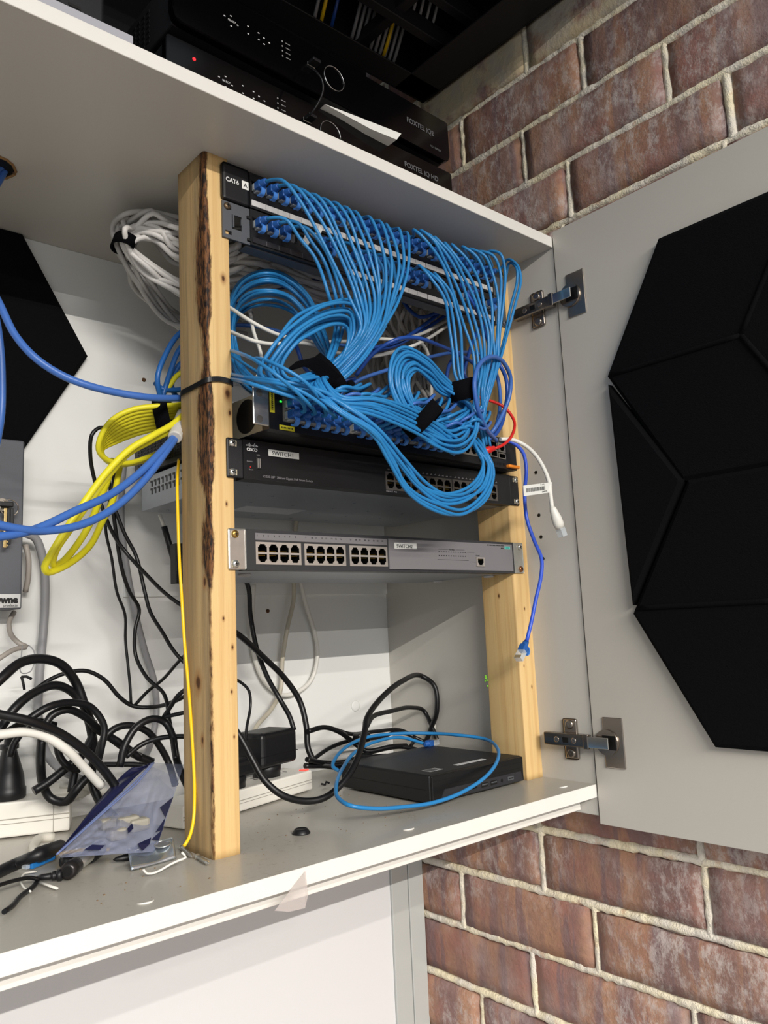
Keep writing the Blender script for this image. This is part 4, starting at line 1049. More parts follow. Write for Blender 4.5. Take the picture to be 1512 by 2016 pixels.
for i, (pts, lb, m) in enumerate((
 ([(700, 740, .02), (736, 695, .0), (779, 669, -.02), (819, 665, -.02), (867, 681, -.01), (898, 695, 0), (938, 722, .01), (960, 765, .01)], 'dark blue lead arching behind the right coil', DBLUE),
 ([(655, 790, .05), (700, 752, .04), (764, 728, .03), (850, 702, .03), (898, 694, .03), (945, 698, .03), (975, 730, .0), (985, 790, -.01), (972, 850, -.02), (955, 868, -.02)], 'mid-blue lead running level behind the right coil', MBLUE),
 ([(791, 590, .08), (808, 612, .07), (826, 624, .06), (850, 620, .05), (874, 606, .04), (890, 580, .04)], 'dark blue lead sagging just under the second patch panel', DBLUE),
 ([(712, 690, .06), (783, 672, .05), (843, 634, .05), (882, 602, .05)], 'dark blue lead rising right behind the panels, upper strand', DBLUE),
 ([(700, 700, .06), (775, 682, .055), (840, 646, .055), (890, 612, .05)], 'dark blue lead rising right behind the panels, lower strand', DBLUE),
 ([(900, 695, .02), (884, 720, .02), (879, 760, .02), (886, 800, .02)], 'dark blue lead dropping behind the upper strap of the right coil', DBLUE),
 ([(945, 640, .02), (925, 690, .01), (915, 740, 0.01), (930, 760, .01)], 'dark blue lead slanting behind the right post leads', DBLUE),
 ([(420, 590, .14), (455, 575, .14), (500, 556, .13), (550, 549, .12), (620, 552, .12), (700, 548, .11)], 'dark blue lead lying level behind the left coil, upper', DBLUE),
 ([(420, 620, .13), (455, 600, .13), (520, 572, .12), (560, 566, .12), (640, 562, .11), (720, 556, .10)], 'dark blue lead lying level behind the left coil, lower', DBLUE),
 ([(420, 640, .12), (455, 640, .12), (500, 642, .11), (560, 655, .10), (640, 672, .10), (720, 690, .09)], 'blue lead passing behind the white ones of the left coil', MBLUE),
 ([(570, 640, .10), (590, 700, .08), (600, 725, .08), (640, 755, .06), (700, 745, .04)], 'dark blue lead hanging behind the left coil strap', DBLUE))):
    cable(pts, .0027, m, 'network_cable', lb, group='dark blue leads behind the coils')
# white leads
for pts, lb in (
 ([(425, 640, .08), (458, 655, .05), (480, 664, .03), (499, 671, .02), (530, 677, .02), (600, 676, .03), (660, 694, .02), (720, 702, .01), (775, 693, .01), (810, 682, .01), (840, 668, .02), (886, 638, .05)], 'white lead running behind both coils and up to the right, lower one'),
 ([(425, 590, .09), (456, 608, .06), (483, 626, .04), (514, 644, .03), (548, 659, .03), (610, 672, .04), (680, 672, .04), (737, 667, .03), (785, 668, .03), (830, 657, .04), (884, 628, .06)], 'white lead running behind both coils and up to the right, upper one'),
 ([(823, 668, .05), (840, 690, .05), (848, 740, .05), (850, 800, .04)], 'short white lead dropping behind the right coil'),
 ([(490, 600, .10), (500, 655, .08), (512, 690, .08), (516, 720, .07), (505, 745, .06)], 'thin white lead hanging behind the left coil')):
    cable(pts, .0024, WHITEC, 'network_cable', lb, group='white leads behind the coils')
# white lead with a boot, hanging at the right post
wl = cable([(985, 865, -.045), (1010, 866, -.05), (1035, 878, -.06), (1056, 898, -.072), (1072, 925, -.082), (1081, 950, -.088), (1084, 975, -.092), (1087, 1000, -.095)], .0029, WHITEC, 'patch_lead', 'white lead with a white boot and paper tag, hanging by the side panel')
pp = at(1087, 998, -.095); dr = (at(1104, 1044, -.098)-pp).normalized()
g = B(); g.lathe([(.0032, 0), (.0046, .003), (.0058, .010), (.0070, .016), (.0072, .024), (.0060, .030)], pp, dr, 18); g2 = g.obj('boot', WHITEC, wl)
g = B(); q = dr.to_track_quat('Y', 'Z').to_matrix().to_4x4(); g.box(-.0055, .0055, .030, .042, -.004, .004, .0006, M=Matrix.Translation(pp) @ q); g.obj('contact_body', CLEAR, wl)
tg = B(); a_ = at(1030, 967, -.035); b_ = at(1084, 966, -.024)
tdir = (b_-a_); tup = Vector((0, 0, 1)); tn = tdir.cross(tup).normalized()
def quadbox(o_, d1, d2, n_, th):
    g_ = B(); vs = [g_.bm.verts.new(o_+d1*i+d2*j+n_*k*th) for k in (0, 1) for i, j in ((0, 0), (1, 0), (1, 1), (0, 1))]
    for f in ((0, 1, 2, 3), (7, 6, 5, 4), (0, 4, 5, 1), (1, 5, 6, 2), (2, 6, 7, 3), (3, 7, 4, 0)): g_.bm.faces.new([vs[i] for i in f])
    return g_
o_ = at(1031, 977, -.100); d1 = at(1087, 969, -.090)-o_; d2 = at(1030, 956, -.100)-o_
n_ = d1.cross(d2).normalized(); n_ = n_ if n_.y < 0 else -n_
tgo = quadbox(o_, d1, d2, n_, .0005).obj('paper_tag', LABELW, wl)
bc = B(); k = .07
while k < .74:
    w_ = rnd.choice((.008, .012, .02)); qb = quadbox(o_+d1*k+d2*.32+n_*.0005, d1*w_, d2*.38, n_, .0001); me = bpy.data.meshes.new('t'); qb.bm.to_mesh(me); bc.bm.from_mesh(me); k += w_+rnd.choice((.007, .011))
bc.obj('barcode', INK, tgo)
ux = d1.normalized(); uy = n_.cross(ux); Mt = Matrix((( -ux.x, -uy.x, n_.x, 0), (-ux.y, -uy.y, n_.y, 0), (-ux.z, -uy.z, n_.z, 0), (0, 0, 0, 1)))
e_ = Mt.to_euler()
text('Cat 6  LJ', .0030, o_+d1*.72+d2*.93+n_*.0007, INK, tgo, rot=tuple(e_), extrude=.00005); text('SLEC6WHT', .0028, o_+d1*.80+d2*.25+n_*.0007, INK, tgo, rot=tuple(e_), extrude=.00005)
# blue lead dangling with a clear plug
bl = cable([(990, 866, -.02), (1012, 873, -.03), (1030, 892, -.035), (1036, 925, -.036), (1033, 970, -.04), (1037, 1020, -.045), (1052, 1065, -.05), (1066, 1100, -.052), (1065, 1135, -.05), (1055, 1180, -.045), (1046, 1225, -.042), (1037, 1262, -.040)], .0027, mat('ultramarine_cable', (.20, .34, .80), .38), 'patch_lead', 'royal blue lead hanging in front of the clean post with a bare clear plug')
p0 = at(1034, 1268, -.038); dr = (at(1020, 1300, -.040)-p0).normalized(); qr = dr.to_track_quat('Y', 'Z').to_euler()
plug('blue', p0+dr*.016, qr, bl)
# cable tie round the rough post
tie = B(); zt_ = .2325; pts = []
for x, y in ((PXL-.0012, PDY*.5), (PXL-.0012, .004), (PXL-.0008, .0005), (PXL+.002, -.0016), (PXL+.015, -.0016), (PXL+PWL-.002, -.0016), (PXL+PWL+.001, .001), (PXL+PWL+.0012, .01), (PXL+PWL+.0012, PDY-.004), (PXL+PWL-.002, PDY+.0012), (PXL+.004, PDY+.0012), (PXL-.0012, PDY-.004), (PXL-.0012, PDY*.5)):
    pts.append(Vector((x, y, zt_+(.003*math.sin((x+.02)*90)))))
prev = None; q = spline(pts, .003)
for i, p_ in enumerate(q):
    tgv = (q[min(i+1, len(q)-1)]-q[max(0, i-1)]).normalized(); nn = tgv.cross(Vector((0, 0, 1))).normalized()*.0008
    row = [tie.bm.verts.new(p_+Vector((0, 0, .0028*sz))+nn*sy) for sz, sy in ((-1, -1), (1, -1), (1, 1), (-1, 1))]
    if prev:
        for j in range(4): tie.bm.faces.new((prev[j], prev[(j+1) % 4], row[(j+1) % 4], row[j]))
    prev = row
mesh_thing(tie.obj('cable_tie', BLACKP), 'black cable tie pulled round the rough pine post', 'cable tie')

# ------------------------------------------------------------------ grey data cables
def greyfam(n, gates, r, base, group, jit=.003, m=GREYC):
    for i in range(n):
        t = i/(n-1) if n > 1 else 0
        pts = []
        for a, b_ in gates:
            p_ = P(*gate(a, b_, t), r); pts.append(p_+Vector((rnd.gauss(0, jit), rnd.gauss(0, jit*1.5), rnd.gauss(0, jit))))
        for p_ in pts: p_.y = min(p_.y, YB-r); p_.z = min(p_.z, ZT-r-.001)
        o = B().tube(spline(pts, .008), r, 8).obj('data_cable', m); mesh_thing(o, base, 'cable', group)
# left hank: out from the panels behind the post, back round and down
greyfam(15, [((520, 440, .10), (520, 500, .13)), ((440, 455, .11), (440, 520, .13)), ((352, 436, .12), (352, 520, .14)), ((290, 418, .13), (290, 470, .16)), ((248, 425, .14), (262, 462, .17)),
             ((236, 450, .15), (252, 480, .18)), ((240, 490, .16), (262, 510, .20)), ((262, 560, .18), (300, 560, .23)), ((330, 625, .20), (345, 620, .26)), ((380, 650, .20), (400, 640, .27)), ((470, 650, .20), (490, 620, .27))], .0032,
        'grey data cable in the hank that bulges out left of the rough post', 'grey hank left of the rough post', .0045)
greyfam(9, [((450, 438, .10), (450, 500, .12)), ((352, 450, .10), (352, 510, .11)), ((300, 430, .115), (310, 480, .12)), ((262, 440, .13), (280, 470, .13)), ((238, 466, .135), (262, 480, .14)), ((280, 530, .14), (300, 520, .15)), ((352, 580, .13), (352, 560, .14)), ((450, 640, .12), (450, 600, .13))], .0033,
        'pale grey data cable on the near side of the hank left of the rough post', 'near cables of the grey hank', .004, mat('pale_grey_cable', (.82, .81, .80), .42))
strap(at(243, 478, .145), Vector((-.3, .2, -1)), .022, .010, .014, 'black hook tape strap on the grey hank left of the rough post')
# level runs behind the panels and drop on the right
greyfam(18, [((425, 505, .10), (425, 570, .15)), ((500, 505, .05), (500, 590, .10)), ((560, 515, .045), (560, 600, .09)), ((640, 545, .045), (640, 612, .10)), ((720, 560, .07), (720, 615, .15)), ((800, 590, .10), (790, 625, .17)), ((850, 640, .14), (815, 680, .20)), ((845, 700, .18), (790, 745, .22)), ((850, 760, .20), (800, 800, .24))], .0031,
        'grey data cable running level behind the patch panels then dropping to the right', 'grey cables behind the patch panels', .005)
greyfam(9, [((425, 500, .09), (425, 560, .11)), ((455, 490, .06), (455, 545, .09)), ((480, 470, .045), (500, 535, .08)), ((500, 448, .045), (540, 510, .07)), ((540, 440, .05), (590, 505, .06))], .0033,
        'pale grey data cable rising to the back of the panels beside the rough post', 'grey cables rising to the panels', .003, mat('pale_grey_cable', (.82, .81, .80), .42))
greyfam(14, [((720, 585, .09), (850, 620, .09)), ((735, 620, .12), (840, 650, .12)), ((762, 660, .16), (835, 690, .16)), ((770, 720, .2), (845, 740, .2)), ((790, 800, .22), (860, 790, .22))], .0031,
        'grey data cable falling from the middle of the patch panels', 'grey cables falling behind the right coil', .005)
greyfam(8, [((720, 700, .25), (800, 690, .25)), ((722, 740, .25), (770, 740, .25)), ((745, 775, .24), (790, 770, .24)), ((800, 790, .22), (830, 780, .22))], .0032,
        'shaded grey data cable curled low behind the right coil', 'grey cables low behind the right coil', .005)
# white tags on two leads of the second panel
for (u_, v_, w2, h2, lb) in ((603, 474, .009, .013, 'white paper tag on a lead of the second patch panel, lower one'), (628, 456, .006, .014, 'white paper tag on a lead of the second patch panel, upper one')):
    c_ = at(u_, v_, -.030); g = B(); g.box(-w2/2, w2/2, -.0008, .0008, -h2/2, h2/2, .0003, M=Matrix.Translation(c_) @ Euler((0, .5, .2)).to_matrix().to_4x4())
    mesh_thing(g.obj('cable_tag', LABELW), lb, 'tag')
cable([(575, 452, -.005), (600, 455, -.03), (618, 470, -.035), (640, 500, -.03), (655, 540, -.01)], .0030, BLACKC, 'patch_lead', 'black lead plugged among the blue ones in the second patch panel')
# ================================================================== ABOVE THE UPPER SHELF
def set_top_box(x0, x1, y0, z0, z1, label, word, sub, curved, dot):
    """dark set top box with touch legends, ring and printed word"""
    W_ = x1[0]-x0[0]; ang = math.atan2(x1[1]-x0[1], W_); L_ = math.hypot(W_, x1[1]-x0[1]); H = z1-z0
    t = thing('set_top_box', label, 'set top box', (x0[0], x0[1], z0), (0, 0, ang), 'set top boxes')
    def L(b, name, m): return b.obj(name, m, t, local=True)
    L(B().box(.004, L_-.004, .010, .27, .002, H, .002), 'body', BLACKM)
    fm = mat('piano_black', (.018, .018, .022), .12)
    if curved:
        pf = [(0, .012), (0, H-.003), (.0015, H-.0005), (.004, H)]+[(L_-.004, H), (L_-.0012, H-.0012), (L_, H-.004), (L_, .010), (L_-.003, .003), (L_-.010, 0), (.010, 0), (.003, .003)]
    else: pf = [(.0, .002), (.0, H-.004), (.0012, H-.0012), (.004, H), (L_-.004, H), (L_-.0012, H-.0012), (L_, H-.004), (L_, .002)]
    L(B().prism(pf, lambda a, b_, d: (a, d, b_), 0, .0105, 0, .0008), 'front', fm)
    for i in range(24): pass
    v = B()
    for i in range(16):
        for j in range(7): v.box(.0036, .0041, .060+i*.011, .066+i*.011, .012+j*.006, .0145+j*.006)
    L(v, 'side_vents', DARK)
    g = B(); s_ = .0009
    for x, z in ((.068, .038), (.060, .034), (.076, .031), (.068, .026), (.0895, .037), (.0895, .028), (.103, .036), (.110, .0335), (.117, .031), (.103, .028), (.110, .026)):
        g.box(x-s_*1.1, x+s_*1.1, -.0004, .0002, z-s_*.6, z+s_*.6, 0)
    L(g, 'touch_marks', PRINTW)
    g = B()
    for j in range(4): g.box(.1395, .1455, -.0004, .0002, .0420-j*.0060, .0428-j*.0060); g.cyl((.1350, .0001, .0424-j*.006), (.1350, -.0003, .0424-j*.006), .0010, n=10)
    L(g, 'lamp_marks', mat('dim_print', (.55, .55, .55), .5))
    text('SELECT', .0030, (.0640, -.0004, .0312), PRINTW, t, world=False); 
    g = B(); n = 40; R_ = .0150; cx_, cz_ = .2095, H*.52
    pts = [Vector((cx_+R_*math.cos(2*PI*k/n), -.0006, cz_+R_*math.sin(2*PI*k/n))) for k in range(n+1)]
    g.tube(pts, .00055, 8); L(g, 'ring', mat('ring_silver', (.75, .75, .75), .2, .9))
    g = B(); g.box(.1700, .1810, -.0010, -.0002, .0300, .0345, .0004); u_ = L(g, 'usb_port', STEEL)
    g = B(); g.box(.1700, .1810, -.012, -.0010, .0305, .0342, .0006); L(g, 'usb_stub', BLACKP)
    text(word, .0098, (.330, -.0004, H*(.46 if curved else .60)), mat('dim_word', (.36, .36, .37), .45), t, world=False, name='maker_word', sx=.95, bold=.0002)
    if sub: text(sub, .0042, (.372, -.0004, H*.16), mat('dim_word', (.36, .36, .37), .45), t, world=False)
    if dot: 
        g = B(); g.cyl((.031, .0001, H*.72), (.031, -.0006, H*.72), .0018, n=16); L(g, 'standby_led', mat('led_'+dot[0], dot[1], .4, emit=(dot[1], dot[2])))
    return t
set_top_box((-.0915, -.0555), (.3285, -.0500), 0, .5150, .5715, 'lower black set top box on the upper shelf, red standby light', 'FOXTEL iQ HD', None, False, ('red', (1, .12, .15), 2.5))
set_top_box((-.0900, -.0680), (.3205, -.0560), 0, .5800, .6400, 'upper black set top box with rounded corners, stacked on the other', 'FOXTEL iQ2', 'HD  500GB', True, ('blue', (.15, .15, 1), 2.0))
g = B()
for x in (-.06, .29):
    for y in (-.03, .18): g.cyl((x, y, .5712), (x, y, .5806), .008, n=16)
bump_ = g.obj('spacer_feet', BLACKP)
tag(bump_, 'black rubber spacers between the two stacked set top boxes', 'spacer')
cable([(604, 128, -.075), (622, 140, -.092), (634, 158, -.096), (636, 178, -.094), (628, 200, -.088), (614, 222, -.080), (604, 232, -.070)], .0011, BLACKC, 'signal_cable', 'thin black cord joining the fronts of the two set top boxes', group=None)
# folded white sheet poking out between the boxes
g = B(); a = [at(640, 205, -.060), at(700, 228, -.064), at(790, 263, -.070), at(781, 275, -.068), at(730, 254, -.064)]
vs = [g.bm.verts.new(p_) for p_ in a]+[g.bm.verts.new(p_+Vector((0, .05, -.0006))) for p_ in a]; n = len(a)
g.bm.faces.new(vs[:n]); g.bm.faces.new(vs[n:][::-1])
for i in range(n): g.bm.faces.new((vs[i], vs[(i+1) % n], vs[n+(i+1) % n], vs[n+i]))
mesh_thing(g.obj('paper_sheet', LABELW), 'folded white paper tucked between the two set top boxes', 'paper')
g = B(); g.box(-.62, -.1300, -.0640, .10, .5130, .5420, .0006, 0, 1)
mesh_thing(g.obj('cardboard_box', mat('pale_grey_card', (.66, .66, .69), .6)), 'pale grey flat box lying on the upper shelf, left of the set top boxes', 'box')
t = thing('amplifier', 'large black box with a vented side standing on the pale flat box', 'amplifier', (-.35, .10, .542))
B().box(-.60, -.1450, -.030, .27, .5420, .720, .003).obj('case', BLACKM, t)
g = B()
for i in range(22):
    for j in range(10): g.box(-.590+i*.0195, -.578+i*.0195, -.0306, -.0299, .560+j*.012, .563+j*.012)
g.obj('front_vents', DARK, t)

g = B(); g.box(-.08, .5215, .240, .318, .5130, .892, .004)  # black backing, added so the gap behind the set top boxes stays dark
mesh_thing(g.obj('dark_gap_backing', BLACKM), 'tall black backing added behind the two set top boxes to darken the gap', 'backing')
def rack_above():
    zb = .893; x0, x1, y0, y1 = -.30, .5225, -.42, .185
    t = thing('rack_cabinet', 'black open bottomed rack cabinet hung above the shelf by the brick wall', 'rack cabinet', (.1, -.1, zb))
    m = BLACKM
    for nm, b in (('side_wall', (x1-.0025, x1, y0, y1, zb, 1.30)), ('side_wall', (x0, x0+.0025, y0, y1, zb, 1.30)), ('back_wall', (x0, x1, y1-.0025, y1, zb, 1.30)), ('front_wall', (x0, x1, y0, y0+.0025, zb, 1.30)), ('roof', (x0, x1, y0, y1, 1.298, 1.30))):
        B().box(*b).obj(nm, m, t)
    for nm, b in (('rim', (x0, x1, y1-.045, y1-.0025, zb, zb+.003)), ('rim', (x0, x1, y0+.0025, y0+.04, zb, zb+.003)), ('rim', (x1-.070, x1-.0025, y0, y1, zb, zb+.003)), ('rim', (x0+.0025, x0+.05, y0, y1, zb, zb+.003))):
        B().box(*b, .0008, 0, 1).obj(nm, m, t)
    for y, z, h in ((.075, zb+.020, .03), (.020, zb+.035, .03), (-.070, zb+.035, .04), (-.18, zb+.03, .04)):
        B().box(x0+.01, x1-.01, y, y+.016, z, z+h, .0012, 0, 1).obj('cross_rail', m, t)
    B().box(x0+.01, x1-.08, -.05, .015, zb+.095, zb+.139, .002).obj('mounted_unit', BLACKP, t)
    B().box(.36, .378, y0+.01, y1-.01, zb+.03, zb+.05, .0012, 0, 1).obj('depth_rail', m, t)
    return t
rack_above()
cols = [(.50, .50, .50)]*8
for i, (u_, v_, m, nm) in enumerate([(632, 20, GREYD, 'grey'), (648, 14, YELLOWF, 'yellow'), (668, 26, DBLUE, 'dark blue')]+[(708+i*9, 50+i*6, GREYD, 'grey') for i in range(9)]+[(772, 82, YELLOWF, 'yellow'), (790, 100, GREYD, 'grey')]):
    a = at(u_-14, v_+14, .115); a = atz(u_-12, v_+12, .935); b_ = Vector((a.x+.030, a.y+.055, .960)); c_ = Vector((a.x-.01, a.y-.05, .99)); 
    cable([b_, (a+b_)/2+Vector((0, 0, -.008)), a, c_], .0030, m, 'rack_cable', f'short {nm} cable seen up inside the hung rack, {ORD[i+1]} from the left', group='cables inside the hung rack')
for i in range(5):
    a = atz(800+i*13, 18+i*7, .945); cable([a+Vector((.03, .04, .03)), a, a+Vector((-.01, -.03, .03))], .0026, GREYD, 'rack_cable', f'thin grey cable deep in the hung rack, {ORD[i+1]} of the rear bunch', group='cables inside the hung rack')

# ================================================================== LEFT SIDE
# grey wall unit with lock, keys and white name plate
t = thing('alarm_panel', 'slate grey metal wall box with a lock and white name plate, on the cabinet back', 'control box', (-.22, .29, .0045))
UG = mat('slate_unit', (.34, .345, .37), .5, .1)
B().box(-.42, -.1245, .266, YB-.0005, .0045, .2090, .002).obj('case', UG, t)
np_ = B().box(-.40, -.1262, .2652, .2662, .0062, .0222, .0003).obj('name_plate', mat('plate_silver', (.80, .80, .80), .4), t)
text('awne', .0110, (-.1295, .2649, .0120), INK, np_, align='RIGHT', bold=.0007); text('products', .0044, (-.1295, .2649, .0075), INK, np_, align='RIGHT')
lk = at(3, 995, .2655); g = B(); g.cyl(lk+Vector((0, .001, 0)), lk-Vector((0, .004, 0)), .008, n=24); g.obj('lock', CHROME, t)
t = thing('key_bunch', 'keys and small tools hanging on a ring from the lock of the slate wall box', 'keys', lk)
g = B(); g.tube([lk+Vector((.006+.010*math.cos(a*PI/10), -.010, -.004+.010*math.sin(a*PI/10))) for a in range(21)], .0008, 6); g.obj('ring', CHROME, t)
g = B(); g.box(lk.x-.006, lk.x+.010, lk.y-.013, lk.y-.007, lk.z-.003, lk.z+.003, .001); g.obj('key_head', BLACKP, t)
for i, (dx, dz, m) in enumerate(((.002, -.030, BLACKP), (.006, -.036, BLACKP), (.001, -.040, mat('brass_key', (.75, .65, .45), .3, .9)), (.008, -.028, BLACKP))):
    g = B(); g.box(lk.x+dx-.0018, lk.x+dx+.0018, lk.y-.011-i*.0015, lk.y-.0098-i*.0015, lk.z+dz-.012, lk.z-.005, .0005)
    if i == 2:
        for k in range(4): g.box(lk.x+dx+.0010, lk.x+dx+.0032, lk.y-.0138, lk.y-.0128, lk.z+dz-.010+k*.004, lk.z+dz-.008+k*.004)
    g.obj('key', m, t)

# antenna-like rod and bracket behind the rough post
t = thing('black_rod', 'short black rod with a white tip leaning behind the rough post', 'rod', at(330, 1060, .25))
a, b_, c_ = at(314, 1012, .245), at(323, 1036, .245), at(347, 1120, .245)
B().tube([a, b_], .0024, 10).obj('white_tip', WHITEC, t); B().tube([b_, (b_+c_)/2, c_], .0040, 12).obj('sleeve', BLACKP, t)
g = B(); q = at(349, 1110, .22); g.box(q.x-.006, q.x+.012, q.y-.008, q.y+.008, q.z-.026, q.z+.026, .001)
mesh_thing(g.obj('black_bracket', BLACKP), 'small black block standing against the far side of the rough post', 'bracket')

# ribbed white sleeve with blue cables
sl = B(); a, b_ = at(344, 862, .06), at(362, 815, .09); n = 12
prof = []
ax = (b_-a); Ln = ax.length
for k in range(n*2+1): prof.append((.0072+(.0010 if k % 2 else -.0004), Ln*k/(n*2)))
sl.lathe(prof, a, ax, 20); sleeve = mesh_thing(sl.obj('ribbed_sleeve', mat('ribbed_white', (.78, .77, .75), .5)), 'ribbed white flexible sleeve end beside the rough post, two blue cables coming out', 'sleeve')
cable([(368, 800, .10), (350, 848, .07), (318, 888, .05), (270, 935, .04), (215, 975, .03), (150, 1005, .02), (80, 1038, .01), (30, 1052, .0), (-60, 1062, -.01)], .0040, MBLUE, 'network_cable', 'blue cable sloping down left from the ribbed sleeve, upper of the two')
cable([(368, 810, .10), (352, 852, .07), (325, 892, .05), (280, 950, .04), (225, 1000, .03), (160, 1033, .02), (90, 1045, .01), (40, 1042, .0), (-60, 1020, -.01)], .0040, MBLUE, 'network_cable', 'blue cable sloping down left from the ribbed sleeve, lower of the two')
cable([(-40, 520, .10), (0, 600, .08), (30, 660, .07), (70, 705, .06), (120, 738, .055), (170, 758, .05), (230, 773, .05), (290, 782, .05), (352, 784, .07), (400, 780, .10)], .0040, MBLUE, 'network_cable', 'blue cable swooping in from the far left to the rough post')
cable([(12, 330, .17), (-30, 420, .16), (-20, 560, .14), (-2, 660, .14), (4, 740, .14), (2, 820, .14), (-12, 900, .15)], .0040, MBLUE, 'network_cable', 'blue cable hanging down along the black felt hexagon from the ragged hole')
cable([(10, 322, .166), (2, 330, .165), (-30, 345, .16)], .0035, MBLUE, 'network_cable', 'blue cable end curling out of the ragged hole overhead')
for i, pts in enumerate(([(380, 640, .12), (350, 660, .12), (325, 700, .12), (310, 745, .12), (318, 790, .13), (330, 830, .14)], [(380, 660, .13), (352, 690, .13), (336, 730, .13), (322, 775, .13), (312, 810, .14)], [(400, 690, .14), (352, 720, .14), (338, 760, .14), (352, 785, .14), (400, 790, .14)], [(306, 755, .14), (320, 766, .13), (345, 768, .13), (400, 760, .13)])):
    cable(pts, .0033, mat('teal_blue_cable', (.14, .38, .66), .36), 'network_cable', f'deep blue cable in the bunch behind the rough post, {ORD[i+1]} from the top', group='deep blue bunch behind the post')

# yellow bundle -----------------------------------------------------------------
for i in range(8):
    t_ = i/7; j = rnd.uniform(-.003, .003)
    pts = [gate((385, 780, .10), (385, 815, .13), t_), gate((352, 797, .09+j), (352, 836, .12), t_), gate((316, 799, .09), (318, 842, .12), t_), gate((262, 806, .10), (275, 852, .13), t_),
           gate((222, 826, .11), (232, 868, .14), t_), gate((200, 856, .12), (200, 885, .15), t_), gate((194, 886, .13), (208, 905, .16), t_), gate((212, 906, .14), (232, 915, .17), t_), gate((250, 912, .15), (290, 905, .19), t_), gate((340, 880, .17), (350, 880, .20), t_)]
    cable(pts, .0031, YELLOW, 'network_cable', 'yellow cable looped in the bundle left of the rough post', group='yellow bundle left of the post')
for i, pts in enumerate(([(380, 800, .08), (340, 835, .07), (300, 858, .06), (255, 885, .06), (210, 930, .06), (165, 990, .06), (125, 1050, .065), (98, 1095, .07), (88, 1115, .075), (92, 1126, .08), (112, 1122, .09), (150, 1100, .11), (180, 1070, .13), (200, 1030, .15), (222, 985, .17), (232, 940, .18), (240, 900, .19)],
                         [(380, 806, .09), (345, 842, .08), (300, 866, .07), (250, 895, .07), (215, 935, .07), (178, 985, .07), (140, 1040, .08), (110, 1085, .085), (104, 1112, .09), (120, 1108, .10), (150, 1075, .12), (175, 1035, .13), (196, 985, .15), (214, 940, .17), (222, 905, .18)])):
    cable(pts, .0037, YELLOW, 'network_cable', ('longest', 'second longest')[i]+' yellow loop hanging below the yellow bundle', group='hanging yellow loops')
cable([(366, 730, .13), (348, 740, .13), (330, 765, .13), (300, 800, .14), (280, 820, .15)], .0032, YELLOW, 'network_cable', 'yellow cable rising above the yellow bundle to the rough post')
strap(at(323, 820, .098), cdir(26, -4), .014, .0190, .017, 'black hook tape strap round the yellow bundle', up=TOCAM)

# grey conduits and thin cables on the back ----------------------------------------
cable([(50, 1050, .28), (70, 1060, .285), (82, 1090, .29), (88, 1130, .295), (88, 1200, .30), (83, 1270, .30), (77, 1340, .30), (76, 1420, .30), (90, 1480, .28), (120, 1515, .25), (160, 1535, .24)], .0052, GREYD, 'conduit_cable', 'thick grey cable dropping from the slate wall box down to the power board')
cable([(245, 905, .29), (240, 960, .298), (240, 1040, .30), (250, 1120, .30), (265, 1200, .30), (285, 1280, .30), (303, 1340, .30), (308, 1400, .30), (298, 1460, .29), (280, 1500, .27)], .0045, GREYD, 'conduit_cable', 'grey cable running down the cabinet back beside the yellow bundle')
cable([(50, 1072, .29), (56, 1100, .29), (55, 1140, .295), (50, 1165, .30)], .0035, mat('taupe_cable', (.62, .59, .56), .45), 'thin_cable', 'taupe cable curving behind the right edge of the slate wall box')
cable([(28, 1205, .30), (18, 1225, .29), (22, 1250, .28), (40, 1268, .27), (52, 1273, .27), (30, 1278, .26), (5, 1292, .25), (-20, 1310, .25)], .0030, mat('taupe_cable', (.62, .59, .56), .45), 'thin_cable', 'taupe cable kinking under the slate wall box')
t = cable([(44, 1270, .262), (42, 1290, .262), (40, 1322, .262), (46, 1326, .262), (60, 1322, .262), (68, 1300, .262), (66, 1280, .262), (56, 1270, .262)], .0007, GREYD, 'twist_tie', 'thin grey wire tie looped under the taupe cable')
cable([(42, 1332, .262), (45, 1342, .262), (48, 1358, .262)], .0016, INK, 'tie_tail', 'short dark tie tail below the thin wire tie'); cable([(42, 1333, .262), (52, 1332, .262), (62, 1337, .262)], .0016, INK, 'tie_tail', 'short dark tie tail pointing right from the thin wire tie')

